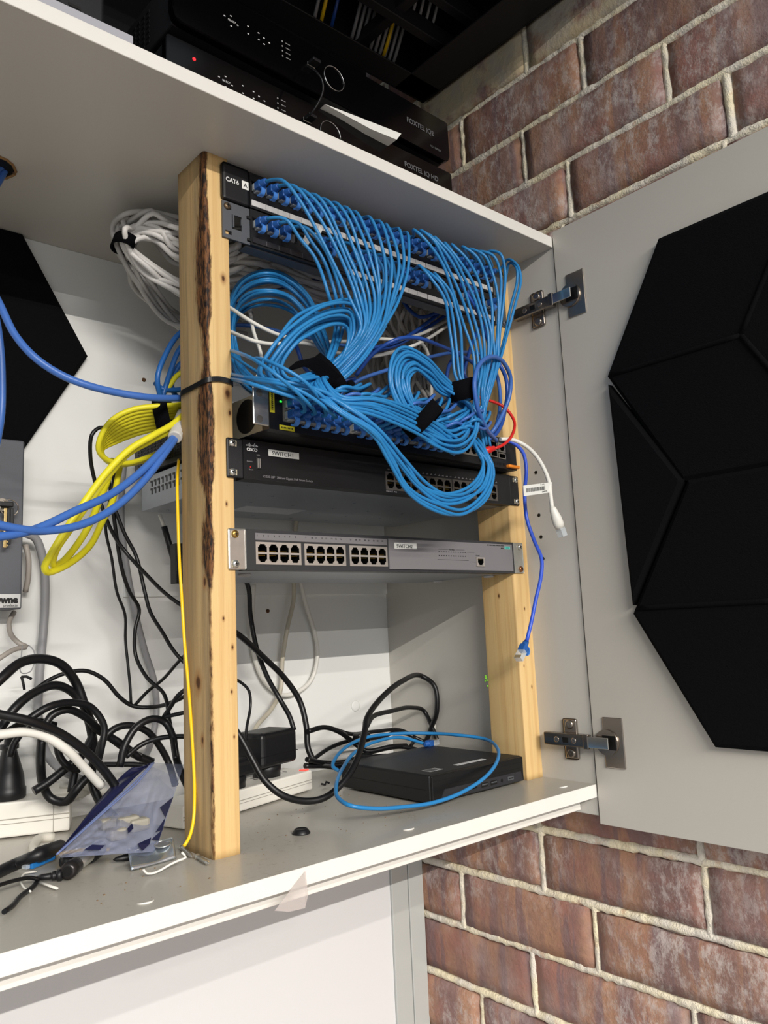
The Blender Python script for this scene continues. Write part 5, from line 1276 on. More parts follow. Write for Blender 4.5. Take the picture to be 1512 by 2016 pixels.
# black and pale cables -------------------------------------------------------------
blk = [
 ([(212, 843, .17), (196, 842, .17), (181, 856, .17), (178, 900, .18), (190, 960, .19), (205, 1010, .19), (225, 1055, .20), (250, 1090, .20), (285, 1128, .18), (330, 1172, .15), (400, 1220, .12)], .0023, 'thin black cable looping off the yellow bundle and slanting down right'),
 ([(215, 925, .20), (216, 980, .21), (208, 1040, .21), (220, 1100, .22), (230, 1165, .23), (246, 1210, .24), (247, 1260, .25), (252, 1310, .25), (256, 1350, .25), (258, 1388, .25)], .0018, 'thin black cable falling straight down the cabinet back, left one'),
 ([(225, 925, .20), (222, 990, .20), (230, 1060, .21), (240, 1120, .22), (255, 1165, .23), (274, 1200, .24), (266, 1240, .24), (267, 1290, .24), (290, 1335, .22), (322, 1365, .20), (334, 1420, .17), (346, 1495, .12)], .0024, 'thin black cable snaking down the cabinet back to the clear bag'),
 ([(222, 990, .20), (245, 1050, .20), (268, 1095, .20), (285, 1165, .19), (296, 1205, .18), (320, 1245, .16), (345, 1285, .14), (400, 1340, .12)], .0023, 'thin black cable slanting right behind the rough post, lower one'),
 ([(60, 1365, .25), (95, 1340, .25), (130, 1325, .25), (170, 1321, .25), (205, 1338, .25), (235, 1372, .25), (262, 1390, .25), (300, 1392, .24), (345, 1380, .2), (400, 1350, .16)], .0026, 'black cable waving across the cabinet back to the rough post'),
 ([(264, 1390, .25), (290, 1362, .24), (320, 1338, .22), (354, 1300, .18), (420, 1235, .12)], .0021, 'thin black cable crossing up right behind the rough post'),
 ([(-40, 1375, .15), (0, 1338, .15), (40, 1305, .16), (80, 1297, .17), (120, 1308, .18), (150, 1345, .19), (165, 1385, .19), (180, 1440, .20), (185, 1490, .21), (180, 1530, .22), (195, 1575, .21), (225, 1610, .19)], .0052, 'thick black mains cable, highest arch of the tangle'),
 ([(-40, 1480, .16), (0, 1435, .16), (30, 1393, .16), (70, 1362, .17), (110, 1349, .18), (145, 1365, .19), (168, 1395, .19), (185, 1430, .19), (215, 1450, .19), (265, 1485, .20), (300, 1500, .2)], .0048, 'thick black mains cable, second arch of the tangle'),
 ([(-30, 1475, .14), (10, 1445, .14), (50, 1420, .15), (95, 1392, .15), (140, 1383, .16), (180, 1393, .17), (205, 1430, .17), (200, 1470, .17), (190, 1510, .18)], .0040, 'black mains cable, third arch of the tangle'),
 ([(85, 1440, .17), (100, 1410, .17), (130, 1397, .17), (165, 1410, .18), (200, 1440, .19), (240, 1465, .19), (275, 1492, .19)], .0042, 'black mains cable bowed low over the white one'),
 ([(-30, 1400, .12), (0, 1407, .12), (60, 1420, .12), (120, 1445, .13), (175, 1485, .14), (215, 1530, .15), (235, 1560, .15)], .0048, 'black mains cable sloping down right into the clear bag'),
 ([(20, 1490, .20), (25, 1470, .2), (45, 1440, .2), (70, 1420, .2), (110, 1428, .2)], .0036, 'black cable rising from the big black plug'),
 ([(82, 1455, .21), (80, 1500, .21), (85, 1545, .22), (100, 1572, .22), (130, 1578, .21), (150, 1555, .2), (175, 1530, .2), (200, 1545, .2)], .0050, 'thick black cable looping down behind the white plug'),
 ([(66, 1558, .20), (95, 1540, .2), (130, 1512, .2), (160, 1490, .2)], .0048, 'short thick black cable end lying behind the power board'),
 ([(110, 1455, .19), (118, 1490, .19), (135, 1510, .19), (155, 1515, .2)], .0040, 'black cable dipping behind the white mains cable'),
 ([(190, 1505, .18), (200, 1462, .18), (225, 1435, .18), (255, 1428, .18), (290, 1440, .18), (315, 1470, .18), (332, 1502, .18), (345, 1545, .16)], .0040, 'black cable arch behind the clear bag, left one'),
 ([(236, 1510, .16), (245, 1470, .16), (268, 1432, .16), (300, 1415, .16), (325, 1422, .16), (340, 1450, .15), (345, 1480, .14), (352, 1510, .12), (375, 1560, .10)], .0042, 'black cable arch behind the clear bag, right one'),
 ([(248, 1490, .17), (280, 1465, .17), (320, 1452, .16), (400, 1450, .13)], .0028, 'thin black cable sweeping behind the rough post above the bag'),
 ([(322, 1412, .15), (338, 1388, .14), (352, 1368, .13), (400, 1335, .12)], .0026, 'thin black cable corner just left of the rough post'),
 ([(322, 1412, .15), (340, 1408, .14), (400, 1395, .12)], .0024, 'thin black cable stub leading behind the rough post'),
 ([(140, 1560, .21), (150, 1510, .21), (165, 1480, .205), (181, 1450, .20), (184, 1420, .195)], .0045, 'thick black cable standing up in the middle of the tangle'),
 ([(200, 1505, .21), (230, 1505, .2), (262, 1505, .19), (290, 1508, .18)], .0030, 'black cable lying level behind the clear bag'),
 # right of the rough post
 ([(430, 1080, .24), (487, 1150, .26), (493, 1210, .26), (505, 1275, .25), (525, 1330, .23), (550, 1375, .21), (570, 1410, .205), (579, 1438, .20)], .0034, 'black cable dropping from SWITCH2 to the square power adapter'),
 ([(430, 1225, .18), (475, 1254, .20), (520, 1295, .22), (560, 1335, .23), (590, 1380, .23), (603, 1430, .22), (607, 1475, .215), (622, 1500, .205), (655, 1507, .195), (700, 1500, .188)], .0042, 'thick black cable curving from the rough post down past the square adapter'),
 ([(430, 1328, .20), (472, 1342, .21), (490, 1360, .21), (493, 1390, .21), (486, 1430, .20), (482, 1470, .19)], .0020, 'thin black cable curling down beside the rough post'),
 ([(440, 1405, .10), (475, 1455, .09), (495, 1492, .08), (520, 1535, .07), (555, 1565, .06), (600, 1577, .055), (640, 1570, .05), (680, 1535, .05), (705, 1490, .06), (718, 1440, .08), (722, 1415, .10), (750, 1375, .14), (790, 1342, .18), (830, 1331, .22), (855, 1350, .235), (860, 1400, .235), (850, 1430, .235), (838, 1462, .225)], .0040, 'long black cable looping in front of the mini computer'),
 ([(722, 1430, .12), (735, 1410, .15), (770, 1400, .18), (810, 1393, .22), (835, 1400, .24), (850, 1430, .24), (862, 1460, .22)], .0034, 'black cable arched low behind the mini computer'),
 ([(606, 1440, .21), (640, 1432, .22), (670, 1442, .22), (700, 1465, .22), (720, 1478, .21), (770, 1470, .20), (800, 1468, .2)], .0036, 'black cable running level from the square adapter'),
 ([(610, 1500, .20), (650, 1472, .22), (690, 1458, .23), (745, 1452, .24), (790, 1442, .25), (840, 1462, .23)], .0030, 'black cable slanting up behind the mini computer'),
 ([(660, 1436, .25), (690, 1445, .24), (740, 1440, .24), (790, 1438, .25), (815, 1452, .24), (808, 1470, .22)], .0030, 'thin black cable with a tight bend behind the mini computer'),
 ([(604, 1495, .19), (640, 1502, .2), (680, 1500, .2), (740, 1478, .21), (790, 1470, .20), (840, 1482, .188)], .0036, 'black cable lying on the shelf left of the mini computer, upper'),
 ([(600, 1508, .20), (640, 1508, .2), (676, 1512, .19), (700, 1495, .2), (760, 1488, .2)], .0036, 'black cable lying on the shelf left of the mini computer, lower'),
 ([(-20, 1750, .03), (0, 1742, .04), (35, 1732, .05), (62, 1728, .055), (78, 1732, .055)], .0018, 'thin black lead joined to the small black plug at lower left'),
]
for pts, r, lb in blk: cable(pts, r, BLACKC, 'black_cable', lb, n=10)
g = B(); g.box(-.012, .012, -.008, .008, -.007, .007, .003, M=Matrix.Translation(at(712, 1452, .21))); mesh_thing(g.obj('cable_knot', BLACKP), 'black moulded block where cables meet behind the mini computer', 'connector')
cable([(-30, 1448, .13), (0, 1446, .13), (50, 1441, .13), (90, 1450, .13), (130, 1475, .13), (165, 1510, .14), (200, 1548, .15)], .0047, WHITEC, 'mains_cable', 'white mains cable bowing down into the clear bag')
for i, pts in enumerate(([(578, 1140, .29), (578, 1180, .295), (565, 1240, .295), (556, 1300, .30), (552, 1360, .30), (535, 1395, .29), (505, 1430, .27), (498, 1450, .25)],
                         [(590, 1140, .29), (602, 1190, .30), (618, 1240, .305), (625, 1290, .305), (612, 1340, .305), (580, 1365, .305), (552, 1367, .305), (520, 1340, .305), (500, 1290, .305), (496, 1220, .30), (500, 1150, .29)])):
    cable(pts, .0034, (mat('beige_cable', (.76, .73, .66), .45), WHITEC)[i], 'pale_cable', ('beige cable hanging below SWITCH2 and slanting to the power board', 'white cable hanging in a loop below SWITCH2 on the cabinet back')[i])
cable([(570, 985, .24), (585, 1010, .28), (582, 1040, .30), (578, 1100, .305), (580, 1140, .29)], .0034, mat('beige_cable', (.76, .73, .66), .45), 'pale_cable', 'beige cable between SWITCH1 and SWITCH2 on the cabinet back')

# yellow fibre lead down the rough post ----------------------------------------
fib = cable([(352, 905, .10), (349, 950, .07), (350, 1010, .060), (353, 1100, .058), (358, 1180, .055), (363, 1260, .05), (370, 1340, .045), (376, 1420, .042), (381, 1500, .038), (383, 1570, .034), (380, 1620, .030), (372, 1650, .026), (362, 1666, .024)], .0017, YELLOWF, 'fibre_lead', 'thin yellow fibre lead running down the side of the rough post')
# ================================================================== ON THE LOWER SHELF
def powerboard(p0, ang, L_, label, grp, h=.0290, w_=.052):
    t = thing('power_board', label, 'power board', (p0[0], p0[1], ZS), (0, 0, ang), grp)
    def L(b, n_, m): return b.obj(n_, m, t, local=True)
    L(B().box(0, L_, 0, w_, .0015, h, .0022), 'case', PSW)
    g = B(); g.box(.0005, L_-.0005, -.0004, .0006, h*.52, h*.55); g.box(.0005, L_-.0005, -.0004, .0006, h*.40, h*.42); L(g, 'case_seam', mat('seam_shade', (.62, .60, .56), .5))
    return t, L
a = atz(477, 1600, ZS); b_ = atz(616, 1556, ZS); ang = math.atan2(b_.y-a.y, b_.x-a.x)
d = Vector((math.cos(ang), math.sin(ang), 0)); nrm = Vector((-d.y, d.x, 0)); L2 = .235; p0 = b_-d*L2
pw2, Lp = powerboard((p0.x, p0.y), ang, L2, 'white power board right of the rough post, carrying two black adapters', 'white power boards', .0275)
g = B(); g.box(L2-.012, L2-.002, .004, .014, .0272, .0285, .0006); Lp(g, 'switch_light', mat('red_switch', (.95, .25, .2), .4, emit=((1, .25, .2), 1.2)))
g = B()
for x in (.045, .10, .155, .205):
    for s_ in (-1, 1): g.box(x+s_*.004-.0008, x+s_*.004+.0008, .024, .031, .0272, .0278, 0, 0, M=None)
    g.box(x-.0008, x+.0008, .034, .041, .0272, .0278)
Lp(g, 'outlet_slots', DARK)
M2 = MW[pw2.name]
# big square adapter
t = thing('power_adapter', 'large square black power adapter on the white board, right one', 'power adapter', M2 @ Vector((.165, .028, .0275)), (0, 0, ang), 'black power adapters')
B().box(-.024, .048, -.022, .030, .0150, .0600, .0065, 0, 3).obj('case', BLACKP, t, local=True)
B().box(-.0244, .0484, -.0224, .0304, .0300, .0306, .0003, 0, 1).obj('seam', DARK, t, local=True)
B().lathe([(.0185, 0), (.0185, .006), (.0195, .008), (.0195, .016)], (.010, .002, .0004), (0, 0, 1), 26).obj('plug_base', BLACKP, t, local=True)
t = thing('power_adapter', 'smaller rounded black power adapter on the white board, next to the rough post', 'power adapter', M2 @ Vector((.095, .020, .0275)), (0, 0, ang), 'black power adapters')
B().box(-.022, .034, -.018, .024, .0120, .0350, .0075, 0, 3).obj('case', BLACKP, t, local=True)
B().lathe([(.0185, 0), (.0185, .006), (.0195, .008), (.0195, .014)], (.004, .002, .0004), (0, 0, 1), 26).obj('plug_base', BLACKP, t, local=True)
# left board
a = atz(0, 1654, ZS); b_ = atz(137, 1638, ZS); ang1 = math.atan2(b_.y-a.y, b_.x-a.x)
d = Vector((math.cos(ang1), math.sin(ang1), 0)); L1 = .34; p0 = b_-d*L1
pw1, Lq = powerboard((p0.x, p0.y), ang1, L1, 'white power board at the left end of the shelf, with a large black plug', 'white power boards', .0400, .048)
g = B(); g.box(L1-.0180, L1-.0172, -.0005, .0006, .002, .038); Lq(g, 'end_cap_seam', mat('seam_shade', (.62, .60, .56), .5))
M1 = MW[pw1.name]
def on1(u_, v_):  # x along the board for a pixel on its front top edge
    w_ = at(u_, v_, (M1 @ Vector((0, 0, 0))).y); return (M1.inverted() @ w_).x
bx_ = L1-.078
t = thing('mains_plug', 'large black mains plug standing in the left power board', 'mains plug', M1 @ Vector((L1-.068, .022, .040)), (0, 0, ang1))
B().lathe([(.0170, 0), (.0190, .002), (.0190, .012), (.0175, .014), (.0165, .026), (.0125, .040), (.0090, .052), (.0080, .056), (.0105, .057), (.0105, .062), (.0062, .063), (.0050, .075)], (0, 0, 0), (0, 0, 1), 26).obj('body', BLACKP, t, local=True)
t = thing('mains_plug', 'white clear-backed mains plug lying at the right end of the left power board', 'mains plug', M1 @ Vector((L1-.010, .036, .030)), (0, 0, ang1))
B().box(-.020, .010, -.014, .016, 0, .018, .003).obj('body', PSW, t, local=True)
B().lathe([(.0085, 0), (.0100, .003), (.0088, .004), (.0102, .008), (.0088, .010), (.0100, .014), (.0070, .020), (.0052, .026)], (.008, .001, .009), (1, -.1, .05), 20).obj('collar', WHITEC, t, local=True)
cable([M1 @ Vector((L1-.012, .024, .050)), M1 @ Vector((L1+.012, .020, .047)), M1 @ Vector((L1+.035, .014, .040)), M1 @ Vector((L1+.055, .004, .028))], .0046, WHITEC, 'mains_cable', 'short white mains cable from the white plug into the clear bag', px=False)

# mini computer ------------------------------------------------------------------
def mini_pc():
    x0, x1, y0, y1, z0, z1 = .2705, .4465, -.0070, .1720, ZS+.0025, ZS+.0360
    t = thing('mini_computer', 'flat black mini computer lying on the shelf at the foot of the clean post', 'computer', ((x0+x1)/2, (y0+y1)/2, ZS))
    B().box(x0, x1, y0+.003, y1, z0, z1, .0028, 0, 3).obj('case', mat('computer_black', (.085, .085, .09), .48, bump=.05), t)
    f = B(); f.box(x0+.0015, x1-.0015, y0, y0+.004, z0+.001, z1-.001, .0012); fr = f.obj('front', mat('front_black', (.05, .05, .055), .35), t)
    for i, z in enumerate((z0+.0180, z0+.0250)):
        B().box(x0+.004, x1-.004, y0-.0002, y0+.0005, z, z+.0008).obj('groove', DARK, fr)
    ip = B(); ip.prism([(x0+.014, z0+.002), (x1-.004, z0+.002), (x1-.008, z0+.0145), (x0+.022, z0+.0145)], lambda a, b_, d: (a, d, b_), y0-.0010, y0+.0004, 0, .0004); pn = ip.obj('port_strip', mat('strip_slate', (.16, .16, .175), .4), t)
    for i, x in enumerate((x0+.088, x0+.106)):
        g = B(); g.box(x, x+.0125, y0-.0014, y0-.0008, z0+.0055, z0+.0110, .0002); g.box(x+.001, x+.0115, y0-.0016, y0-.0012, z0+.0080, z0+.0096, 0, 1); g.obj('usb_socket', [DARK, GREYST], pn)
    g = B(); g.box(x0+.0705, x0+.0790, y0-.0014, y0-.0008, z0+.0068, z0+.0098, .0010); g.obj('usb_c_socket', DARK, pn)
    g = B(); g.cyl((x0+.1280, y0-.0008, z0+.0083), (x0+.1280, y0-.0013, z0+.0083), .0022, n=16); g.obj('audio_socket', DARK, pn)
    g = B(); g.box(x0+.1400, x0+.1520, y0-.0014, y0-.0008, z0+.0060, z0+.0110, .0003); g.box(x0+.1415, x0+.1505, y0-.0016, y0-.0012, z0+.0078, z0+.0092, 0, 1); g.obj('display_socket', [GREYST, DARK], pn)
    a = B(); a.box(x0+.018, x0+.041, y0+.020, y0+.035, z1-.0002, z1+.0003); s1_ = a.obj('small_sticker', mat('grey_sticker', (.60, .60, .60), .5), t)
    k = B()
    for i in range(5): k.box(x0+.020, x0+.034+.001*(i % 2)*4, y0+.022+i*.0024, y0+.0228+i*.0024, z1+.0002, z1+.0005)
    k.obj('sticker_print', INK, s1_)
    a = B(); a.box(x0+.070, x0+.125, y0+.022, y0+.030, z1-.0002, z1+.0003, M=None); a.obj('serial_label', mat('pale_label', (.78, .78, .78), .5), t)
    for x in (x0+.02, x1-.02):
        for y in (y0+.02, y1-.02): B().cyl((x, y, ZS), (x, y, z0+.001), .006, n=16).obj('rubber_foot', BLACKP, t)
    side = B(); side.box(x0-.0004, x0+.0006, y0+.01, y1-.005, z0+.0150, z0+.0156); side.obj('side_seam', DARK, t)
mini_pc()
# blue lead in a loop over the computer
lz = [(925+0, 1447, .17), (850, 1455, .17)]
bl2 = cable([(835, 1464, .17), (790, 1452, .175), (740, 1460, .165), (700, 1480, .14), (676, 1510, .10), (662, 1545, .045), (665, 1570, .015), (690, 1586, -.012), (740, 1592, -.020), (800, 1588, -.022), (850, 1581, -.024), (905, 1562, -.026), (955, 1530, -.022), (978, 1500, -.008), (980, 1475, .02), (955, 1455, .07), (900, 1447, .11), (850, 1444, .15), (790, 1444, .175), (730, 1450, .18), (690, 1465, .165), (662, 1490, .14), (656, 1510, .12), (668, 1518, .11)], .0024, BLUE, 'patch_lead', 'sky-blue lead looped loosely over the black mini computer', step=.005)
bt = at(833, 1464, .168); plug('blue', bt+Vector((.020, .0, -.001)), Euler((0, 0, -1.35)), bl2)

# small things -----------------------------------------------------------------
def on_shelf(u_, v_, h=0): return atz(u_, v_, ZS+h)
p_ = on_shelf(593, 1641)
g = B(); g.lathe([(.0100, 0), (.0100, .001), (.0074, .0045), (.0066, .0052), (.0055, .0048), (.0001, .0046)], p_, (0, 0, 1), 24); mesh_thing(g.obj('rubber_bumper', BLACKP), 'small round black rubber foot lying alone on the shelf', 'rubber foot')
for (u_, v_, lb) in ((800, 1631, 'white crescent of a hole cap in the shelf, in front of the mini computer'), (283, 1774, 'white crescent of a hole cap in the shelf, left of the rough post'), (1104, 1548, 'white crescent of a hole cap in the shelf, at its right end')):
    p_ = on_shelf(u_, v_); g = B(); arc = [p_+Vector((.0082*math.cos(a), .0082*math.sin(a), .0003)) for a in [math.radians(q) for q in range(200, 331, 10)]]
    g.tube(arc, lambda t: .0002+.0009*math.sin(PI*min(max(t, .02), .98)), 6); mesh_thing(g.obj('hole_cap', WHITE), lb, 'hole cap')
# sawdust-like crumbs and specks
g = B()
for i in range(70):
    x = rnd.uniform(.0, .30); y = rnd.uniform(-.04, .12) if i % 3 else rnd.uniform(.05, .14); s_ = rnd.uniform(.0002, .0007)
    g.box(x-s_, x+s_*rnd.uniform(.5, 2), y-s_, y+s_, ZS, ZS+s_, 0, 0)
for i in range(12):
    x = rnd.uniform(-.16, -.05); y = rnd.uniform(-.06, .03); s_ = rnd.uniform(.0004, .0009); g.box(x-s_, x+s_, y-s_, y+s_, ZS, ZS+s_)
o = g.obj('dust_crumbs', mat('crumb_brown', (.50, .42, .32), .9)); tag(o, 'brown crumbs and grit scattered on the grey shelf', 'dust', kind='stuff')
# clear tape hanging on the shelf edge
g = B(); pt = [(.0238, -.2570), (.0245, -.2780), (.0190, -.2875), (.0020, -.2865), (-.0130, -.2820), (.0010, -.2735), (.0105, -.2665)]
g.prism([(a, b_) for a, b_ in pt], lambda a, b_, d: (a, d-.0906-max(0, (-.271-b_))*.25, b_), 0, -.0003); mesh_thing(g.obj('tape_scrap', mat('clear_tape', (.80, .76, .74), .3, alpha=.38)), 'torn scrap of clear tape stuck to the white shelf edge', 'tape')
# green scrap on the clean post
g = B(); c_ = Vector((PXR-.0015, .0610, -.1215))
for i in range(9):
    q = c_+Vector((rnd.uniform(-.001, .001), rnd.uniform(-.002, .003), rnd.uniform(-.007, .007))); g.lathe([(.0001, 0), (.0016, .0008), (.0014, .002), (.0001, .003)], q, (rnd.uniform(-1, 0), rnd.uniform(-1, 1), rnd.uniform(-1, 1)), 7)
mesh_thing(g.obj('green_putty', mat('lime_green', (.50, .80, .22), .6)), 'small lime green scrap stuck to the edge of the clean post', 'scrap')
# galvanised bracket with holes ---------------------------------------------------
def sheet(grid, th, name, m, parent=None):
    """grid of points -> thin solid sheet"""
    g_ = B(); nu, nv = len(grid), len(grid[0]); V = [[g_.bm.verts.new(p_) for p_ in row] for row in grid]
    for i in range(nu-1):
        for j in range(nv-1): f = g_.bm.faces.new((V[i][j], V[i+1][j], V[i+1][j+1], V[i][j+1])); f.smooth = True
    o_ = g_.obj(name, m, parent); md = o_.modifiers.new('s', 'SOLIDIFY'); md.thickness = th; md.offset = 0
    return o_
A0 = on_shelf(250, 1712, .001); 
br = thing('metal_bracket', 'shiny galvanised bracket with holes lying half under the clear bag', 'bracket', A0)
p00, p10, p11, p01 = on_shelf(246, 1672, .010), on_shelf(258, 1713, .002), on_shelf(347, 1690, .002), on_shelf(338, 1650, .016)
def bil(a, b_): return p00*(1-a)*(1-b_)+p10*a*(1-b_)+p11*a*b_+p01*(1-a)*b_
grid = []
for i in range(13):
    row = []
    for j in range(21):
        a, b_ = i/12, j/20; q = bil(a, b_); q = Vector(q); q.z += .006*math.sin(PI*a)*(.6+.4*math.cos(2*PI*b_)); q.z = max(q.z, ZS+.0015); row.append(q)
    grid.append(row)
sheet(grid, .0016, 'plate', mat('bright_zinc', (.80, .84, .88), .22, .9, var=.12, vscale=80), br)
nb = (p10-p00).cross(p01-p00).normalized(); nb = nb if nb.y < 0 else -nb
for (a, b_, r_) in ((.35, .20, .0050), (.45, .76, .0075)):
    q = bil(a, b_)+Vector((0, 0, .006*math.sin(PI*a)*(.6+.4*math.cos(2*PI*b_))))+nb*.0012; g = B(); g.cyl(q, q+nb*.0006, r_, n=26); g.obj('hole', mat('bracket_hole', (.42, .42, .43), .5), br)
    g = B(); g.tube([q+nb*.0008+((p01-p00).normalized()*math.cos(k*PI/12)+(p10-p00).normalized()*math.sin(k*PI/12))*r_ for k in range(25)], .0007, 6); g.obj('hole_rim', STEEL, br)
# screws / anchors near the foot of the rough post
for i, (a, b_, lb) in enumerate((((356, 1668), (378, 1686), 'zinc wall anchor lying at the foot of the rough post, nearer the bag'), ((388, 1686), (411, 1700), 'zinc wall anchor lying at the foot of the rough post, front corner'))):
    q0 = on_shelf(*a, .003); q1 = on_shelf(*b_, .003); Ln = (q1-q0).length; pr_ = []
    for k in range(19): pr_.append((.0018+(.0005 if k % 2 else 0), Ln*(.10+.8*k/18)))
    g = B(); g.lathe([(.0028, 0), (.0028, Ln*.06), (.0018, Ln*.08)]+pr_+[(.0013, Ln*.94), (.0003, Ln)], q0, q1-q0, 14); mesh_thing(g.obj('wall_anchor', STEEL), lb, 'anchor', 'zinc anchors')
cable([(282, 1712, .0), (290, 1720, .0), (308, 1717, .0), (335, 1702, .0), (352, 1694, .0), (366, 1688, .0), (358, 1678, .0)], .0011, WHITEC, 'plastic_strip', 'white twisted plastic strip in front of the metal bracket')
g = B(); g.lathe([(.0001, 0), (.0022, .003), (.0034, .010), (.0040, .022), (.0040, .032)], on_shelf(222, 1693, .005), on_shelf(262, 1686, .005)-on_shelf(222, 1693, .005), 12); mesh_thing(g.obj('black_plug', BLACKP), 'pointed black plastic plug poking out left of the metal bracket', 'plug')
# blue and black fibre connector
cn = thing('fibre_connector', 'blue fibre connector on a yellow lead, lying lower left on the shelf', 'connector', on_shelf(75, 1695))
a, b_ = on_shelf(47, 1707, .005), on_shelf(104, 1684, .007)
q = (b_-a).to_track_quat('X', 'Z').to_matrix().to_4x4(); Ln = (b_-a).length
g = B(); g.box(.004, Ln*.62, -.0060, .0060, -.0035, .0035, .0014, M=Matrix.Translation(a) @ q); g.box(Ln*.55, Ln, -.0045, .0045, -.0038, .0038, .0016, M=Matrix.Translation(a) @ q); g.box(.010, .020, -.0035, .0035, .003, .0052, .0008, M=Matrix.Translation(a) @ q)
g.obj('body', mat('connector_blue', (.12, .42, .68), .4), cn)
g = B(); g.box(0, .005, -.0035, .0035, -.0022, .0022, .0005, M=Matrix.Translation(a) @ q); g.obj('ferrule', CLEAR, cn)
cable([b_, on_shelf(120, 1680, .006), on_shelf(160, 1674, .006), on_shelf(215, 1672, .006)], .0019, YELLOWF, 'fibre_lead', 'short yellow lead from the blue fibre connector under the clear bag', px=False)
g = B(); q0 = on_shelf(-30, 1730, .006); q1 = on_shelf(118, 1668, .009); g.tube(spline([q0, on_shelf(30, 1702, .006), on_shelf(70, 1685, .014), q1], .004), lambda t: .0058 if t < .6 else .0075, 10); mesh_thing(g.obj('black_sleeve', BLACKP), 'fat black cable end lying behind the blue fibre connector', 'cable')
cable([on_shelf(105, 1648, .006), on_shelf(80, 1650, .008), on_shelf(66, 1668, .006), on_shelf(78, 1680, .006), on_shelf(110, 1672, .006)], .0052, mat('cream_tube', (.84, .82, .77), .5), 'cream_tube', 'cream loop of tubing curling out under the clear bag', px=False)
# coax adapters
cx = thing('coax_adapter', 'black and silver coaxial T adapter lying lower left of the clear bag', 'adapter', on_shelf(160, 1700))
a, b_ = on_shelf(132, 1716, .009), on_shelf(198, 1668, .009); dr = b_-a; Ln = dr.length
g = B(); g.lathe([(.0048, 0), (.0074, .0005), (.0078, .010), (.0072, .016), (.0072, .020)], a, dr, 20); g.obj('socket_end', mat('gunmetal', (.22, .21, .21), .3, .7), cx)
g = B(); g.lathe([(.0060, .020), (.0060, Ln*.62), (.0068, Ln*.64)], a, dr, 20); g.obj('barrel', STEEL, cx)
g = B(); g.lathe([(.0072, Ln*.62), (.0082, Ln*.70), (.0078, Ln*.95), (.0055, Ln)], a, dr, 20); g.obj('grip', BLACKP, cx)
g = B(); c_ = a+dr*.35; g.lathe([(.0040, 0), (.0046, .012), (.0062, .013), (.0062, .020)], c_, at(122, 1695, c_.y+.02)-c_, 14); g.obj('side_socket', BLACKP, cx)
g = B(); g.cyl(a-dr.normalized()*.0003, a+dr.normalized()*.0002, .0042, n=18); g.obj('bore', DARK, cx)
bd = thing('beaded_plug', 'small black beaded coaxial plug lying in front of the T adapter', 'connector', on_shelf(100, 1728))
a, b_ = on_shelf(76, 1728, .005), on_shelf(124, 1722, .006); dr = b_-a; Ln = dr.length
g = B(); g.lathe([(.0022, 0), (.0028, Ln*.12), (.0030, Ln*.5), (.0024, Ln*.52), (.0042, Ln*.58), (.0042, Ln*.70), (.0024, Ln*.72), (.0052, Ln*.78), (.0052, Ln*.95), (.0030, Ln)], a, dr, 16); g.obj('body', BLACKP, bd)
cable([on_shelf(76, 1728, .004), on_shelf(66, 1745, .003), on_shelf(40, 1765, .003), on_shelf(25, 1783, .003), on_shelf(8, 1795, .004)], .0022, BLACKC, 'black_cable', 'crooked black cable tail at the lower left corner of the shelf', px=False)
cable([on_shelf(72, 1716, .002), on_shelf(50, 1719, .004), on_shelf(41, 1733, .004), on_shelf(48, 1748, .003), on_shelf(60, 1755, .003)], .0009, WHITEC, 'tie_loop', 'thin white wire loop around the small black plug', px=False)
g = B(); a, b_ = on_shelf(76, 1736, .0035), on_shelf(112, 1749, .003); g.tube([a, (a+b_)/2, b_], .0016, 8, flat=.6); mesh_thing(g.obj('white_tie_end', WHITEC), 'short white plastic tie end lying lower left on the shelf', 'cable tie')
g = B(); c_ = on_shelf(492, 1490, .004)
q = on_shelf(640, 1545, .003); g = B(); g.tube([q+Vector((-.006, 0, .002)), q, q+Vector((.004, .003, .003)), q+Vector((.008, 0, .001))], .0016, 6); mesh_thing(g.obj('black_clip', BLACKP), 'tiny black plastic clip lying between the power board and the mini computer', 'clip')
# clear zip bag -----------------------------------------------------------------
bag = thing('zip_bag', 'clear plastic zip bag with a navy top, slumped against the rough post', 'plastic bag', on_shelf(230, 1660))
BC = [at(112, 1682, .080), at(298, 1502, .165), at(362, 1500, .085), at(352, 1672, .045), at(120, 1686, .060)]   # zip-left, top, post-top, post-bottom, left-bottom
film = mat('clear_film', (.58, .61, .72), .12, alpha=.24, spec=.8, bump=.9, bscale=60)
def bagpt(a, b_):  # a along the zip from lower left to top, b from the zip to the bottom right
    top = BC[0]*(1-a)+BC[1]*a; bot = at(120+(352-120)*a, 1688-14*a, .050-.008*a) if a < .8 else at(306+(362-306)*(a-.8)/.2, 1677-(1677-1505)*((a-.8)/.2), .046+.04*(a-.8)/.2)
    p__ = top*(1-b_)+bot*b_
    w_ = math.sin(PI*b_)*math.sin(PI*min(1, a*1.1)); return p__, w_
def bsheet(sign, nm, m, b0=0.0, b1=1.0, amp=.016):
    gr = []
    for i in range(33):
        row = []
        for j in range(33):
            a, b_ = i/32, b0+(b1-b0)*j/32; p__, w_ = bagpt(a, b_)
            off = sign*amp*w_+.0035*math.sin(a*17+b_*23)*math.sin(b_*9+a*5)*min(1, w_*3)+.0020*math.sin(a*41-b_*31)*w_
            p__ = p__+Vector((-.45, -.85, .25))*off; p__.z = max(p__.z, ZS+.0012); row.append(p__)
        gr.append(row)
    return sheet(gr, .0004, nm, m, bag)
bsheet(1, 'front_film', film); bsheet(-.5, 'back_film', film)
navy = mat('navy_film', (.10, .11, .24), .35, spec=.6)
gr = []
